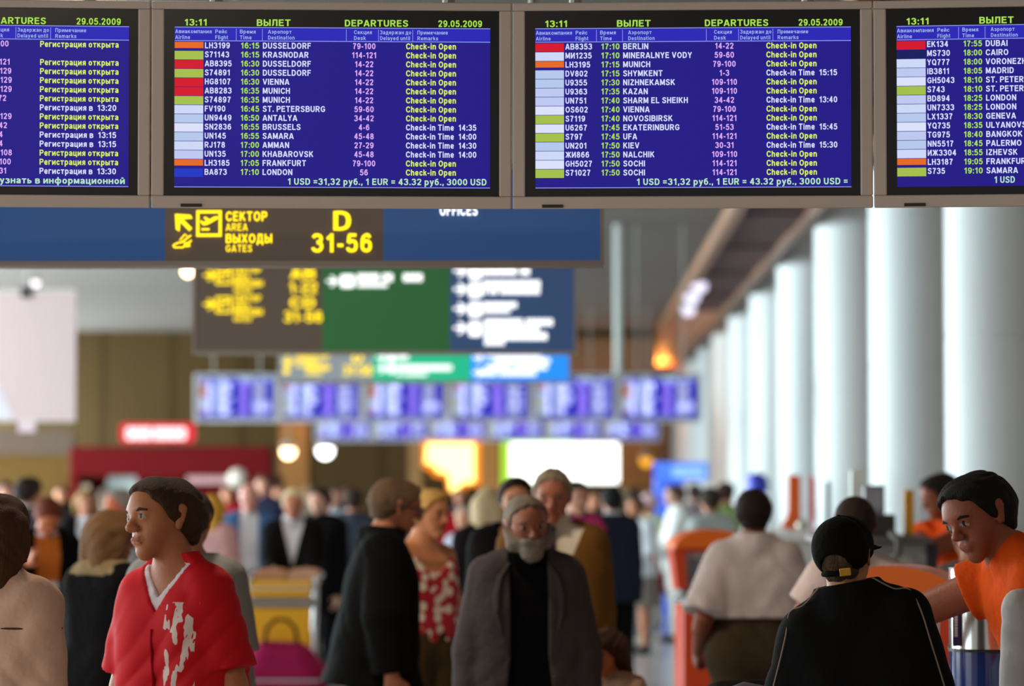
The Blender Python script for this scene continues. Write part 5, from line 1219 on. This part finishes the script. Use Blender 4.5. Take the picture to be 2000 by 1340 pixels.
o = COL.objects['parcel']; o.location = (X0, D, .967)
o2 = o.copy(); o2.data = o.data.copy(); COL.objects.link(o2); o2.location = (X0+.235, D, .967); o2.data.materials[0] = cloth('d0a080'); o2['label'] = 'peach parcel in the basket of the yellow trolley, right one'
# purple bag on the trolley
t = thing('holdall', 'dark magenta holdall lying on the yellow trolley', 'bag', (X0+.03, D-.26, .147))
V, F = sdf_mesh([Prim(V3(-.16, 0, .18), V3(.16, 0, .18), .17, None, V3(0, 1, 0), 1.05, .02), Prim(V3(-.1, 0, .3), V3(.1, 0, .3), .15, .14, V3(0, 1, 0), 1.1, .06), Prim(V3(-.2, 0, .08), V3(.2, 0, .08), .08, None, None, 1, .05)], .012, 0, lambda D_, X, Y, Zz: np.maximum(D_, -Zz))
np_obj('body', V, F, cloth('961a4c', rough=.7), t)
MB().tube([(-.12, -.05, .42), (-.1, -.06, .54), (-.04, -.06, .6), (.04, -.06, .6), (.1, -.06, .54), (.12, -.05, .42)], .014, 8).obj('handle', cloth('3a2014'), t, smooth=60)
MB().box(-.28, .28, -.165, -.16, .17, .185).obj('zip', m_steel, t)
# suitcase beside
t = thing('suitcase', 'pale pink and grey upright suitcase behind the yellow trolley', 'suitcase', (GX(640, 27), 27, 0))
MB().rbox(-.13, .13, -.2, .2, .07, .86, .05).obj('shell', mat('b89c90', rough=.5, var=.1), t, smooth=40); MB().rbox(-.02, .1, -.215, -.2, .3, .78, .04).obj('front_pocket', mat('6c6066', rough=.6), t)
MB().box(-.132, .132, -.205, .205, .07, .26).obj('lower_guard', mat('554e54', rough=.6), t)
for x in (-.09, .09):
    w = MB().lathe([(.02, -.015), (.04, -.013), (.04, .013), (.02, .015)], 14); w.v = [(x+zz, a-.12, .04+b) for a, b, zz in w.v]; w.obj('wheel', m_dark, t, smooth=40)
MB().tube([(-.07, .1, .85), (-.07, .1, .92), (.07, .1, .92), (.07, .1, .85)], .012, 8).obj('handle', m_dark, t)
# bags among the far queue
t = thing('handbag', 'dark red handbag hanging beside the white trousers', 'bag', (GX(1297, 33.75), 33.75, .5))
V, F = sdf_mesh([Prim(V3(-.06, 0, .15), V3(.06, 0, .15), .1, None, V3(0, 1, 0), 1.5, .02), Prim(V3(-.09, 0, .06), V3(.09, 0, .06), .06, None, None, 1, .08)], .016); np_obj('body', V, F, cloth('7c0e18'), t)
MB().tube([(-.06, 0, .22), (-.05, 0, .42), (0, 0, .48), (.05, 0, .42), (.06, 0, .22)], .012, 6).obj('strap', cloth('5c0c14'), t, smooth=60)
t = thing('suitcase', 'grey suitcase standing on the floor by the khaki trousers', 'suitcase', (GX(1246, 33.5), 33.5, 0))
MB().rbox(-.19, .19, -.12, .12, .05, .6, .05).obj('shell', mat('7c8288', rough=.5, var=.1), t, smooth=40)
for x in (-.13, .13): MB().lathe([(.03, 0), (.03, .05)], 10, (x, 0, 0)).obj('wheel', m_dark, t)
MB().tube([(-.07, .1, .55), (-.07, .1, .64), (.07, .1, .64), (.07, .1, .55)], .012, 6).obj('handle', m_dark, t)
t = thing('shopping_bag', 'white plastic shopping bag lying on the grey suitcase by the khaki trousers', 'bag', (GX(1242, 33.5), 33.5, .6))
V, F = sdf_mesh([Prim(V3(-.1, 0, .12), V3(.1, 0, .34), .12, .05, V3(0, 1, 0), 1.4, .02)], .016, 0, lambda D_, X, Y, Zz: np.maximum(D_, -Zz), (.01, 25, 1)); np_obj('body', V, F, mat('e4e6ee', rough=.5, var=.05), t)
# tall black bag at the bottom edge
t = thing('travel_bag', 'black rounded bag between pale shirt and black track jacket, at bottom edge', 'bag', (GX(1448, 10), 10, 0))
V, F = sdf_mesh([Prim(V3(-.05, 0, .95), V3(.09, 0, .97), .115, .1, None, 1, .02), Prim(V3(-.05, 0, .2), V3(-.02, 0, .9), .15, .13, V3(0, 1, 0), 1.2, .05), Prim(V3(.05, 0, .2), V3(.08, 0, .9), .15, .12, V3(0, 1, 0), 1.2, .05)], .011, 0, lambda D_, X, Y, Zz: np.maximum(D_, .04-Zz), (.004, 28, 2)); np_obj('body', V, F, cloth('14100f', rough=.6), t)
MB().tube([(-.13, -.09, .95), (-.08, -.105, 1.03), (.0, -.11, 1.06), (.1, -.1, 1.04)], .008, 6).obj('piping', mat('5a5460', rough=.5), t, smooth=60)
for x in (-.1, .12): MB().lathe([(.03, 0), (.035, .02), (.03, .05)], 10, (x, 0, 0)).obj('wheel', m_dark, t)

# pale grey jacket over the near arm of the reaching person
o = P(1985, 1165, 9.42)
V, F = sdf_mesh([Prim(V3(-.0, -.04, o.z-.03), V3(.22, .05, o.z+.0), .045, None, None, 1, .03), Prim(V3(.0, -.06, o.z-.06), V3(.0, -.07, .86), .05, .07, V3(0, 1, 0), 1.6, .03), Prim(V3(.13, -.06, o.z-.06), V3(.15, -.08, .82), .08, .1, V3(0, 1, 0), 2.2, .03),
                 Prim(V3(.05, .06, o.z-.06), V3(.08, .06, 1.0), .06, .08, V3(0, 1, 0), 2.0, .03)], .009, .004, None, (.007, 36, 1.0)); t = tag(np_obj('draped_jacket', V, F, cloth('b8b4b2', bump=.5, bscale=12), None), 'pale grey jacket draped over an arm at the lower right edge', 'jacket'); t.location = (o.x, 9.42, 0)
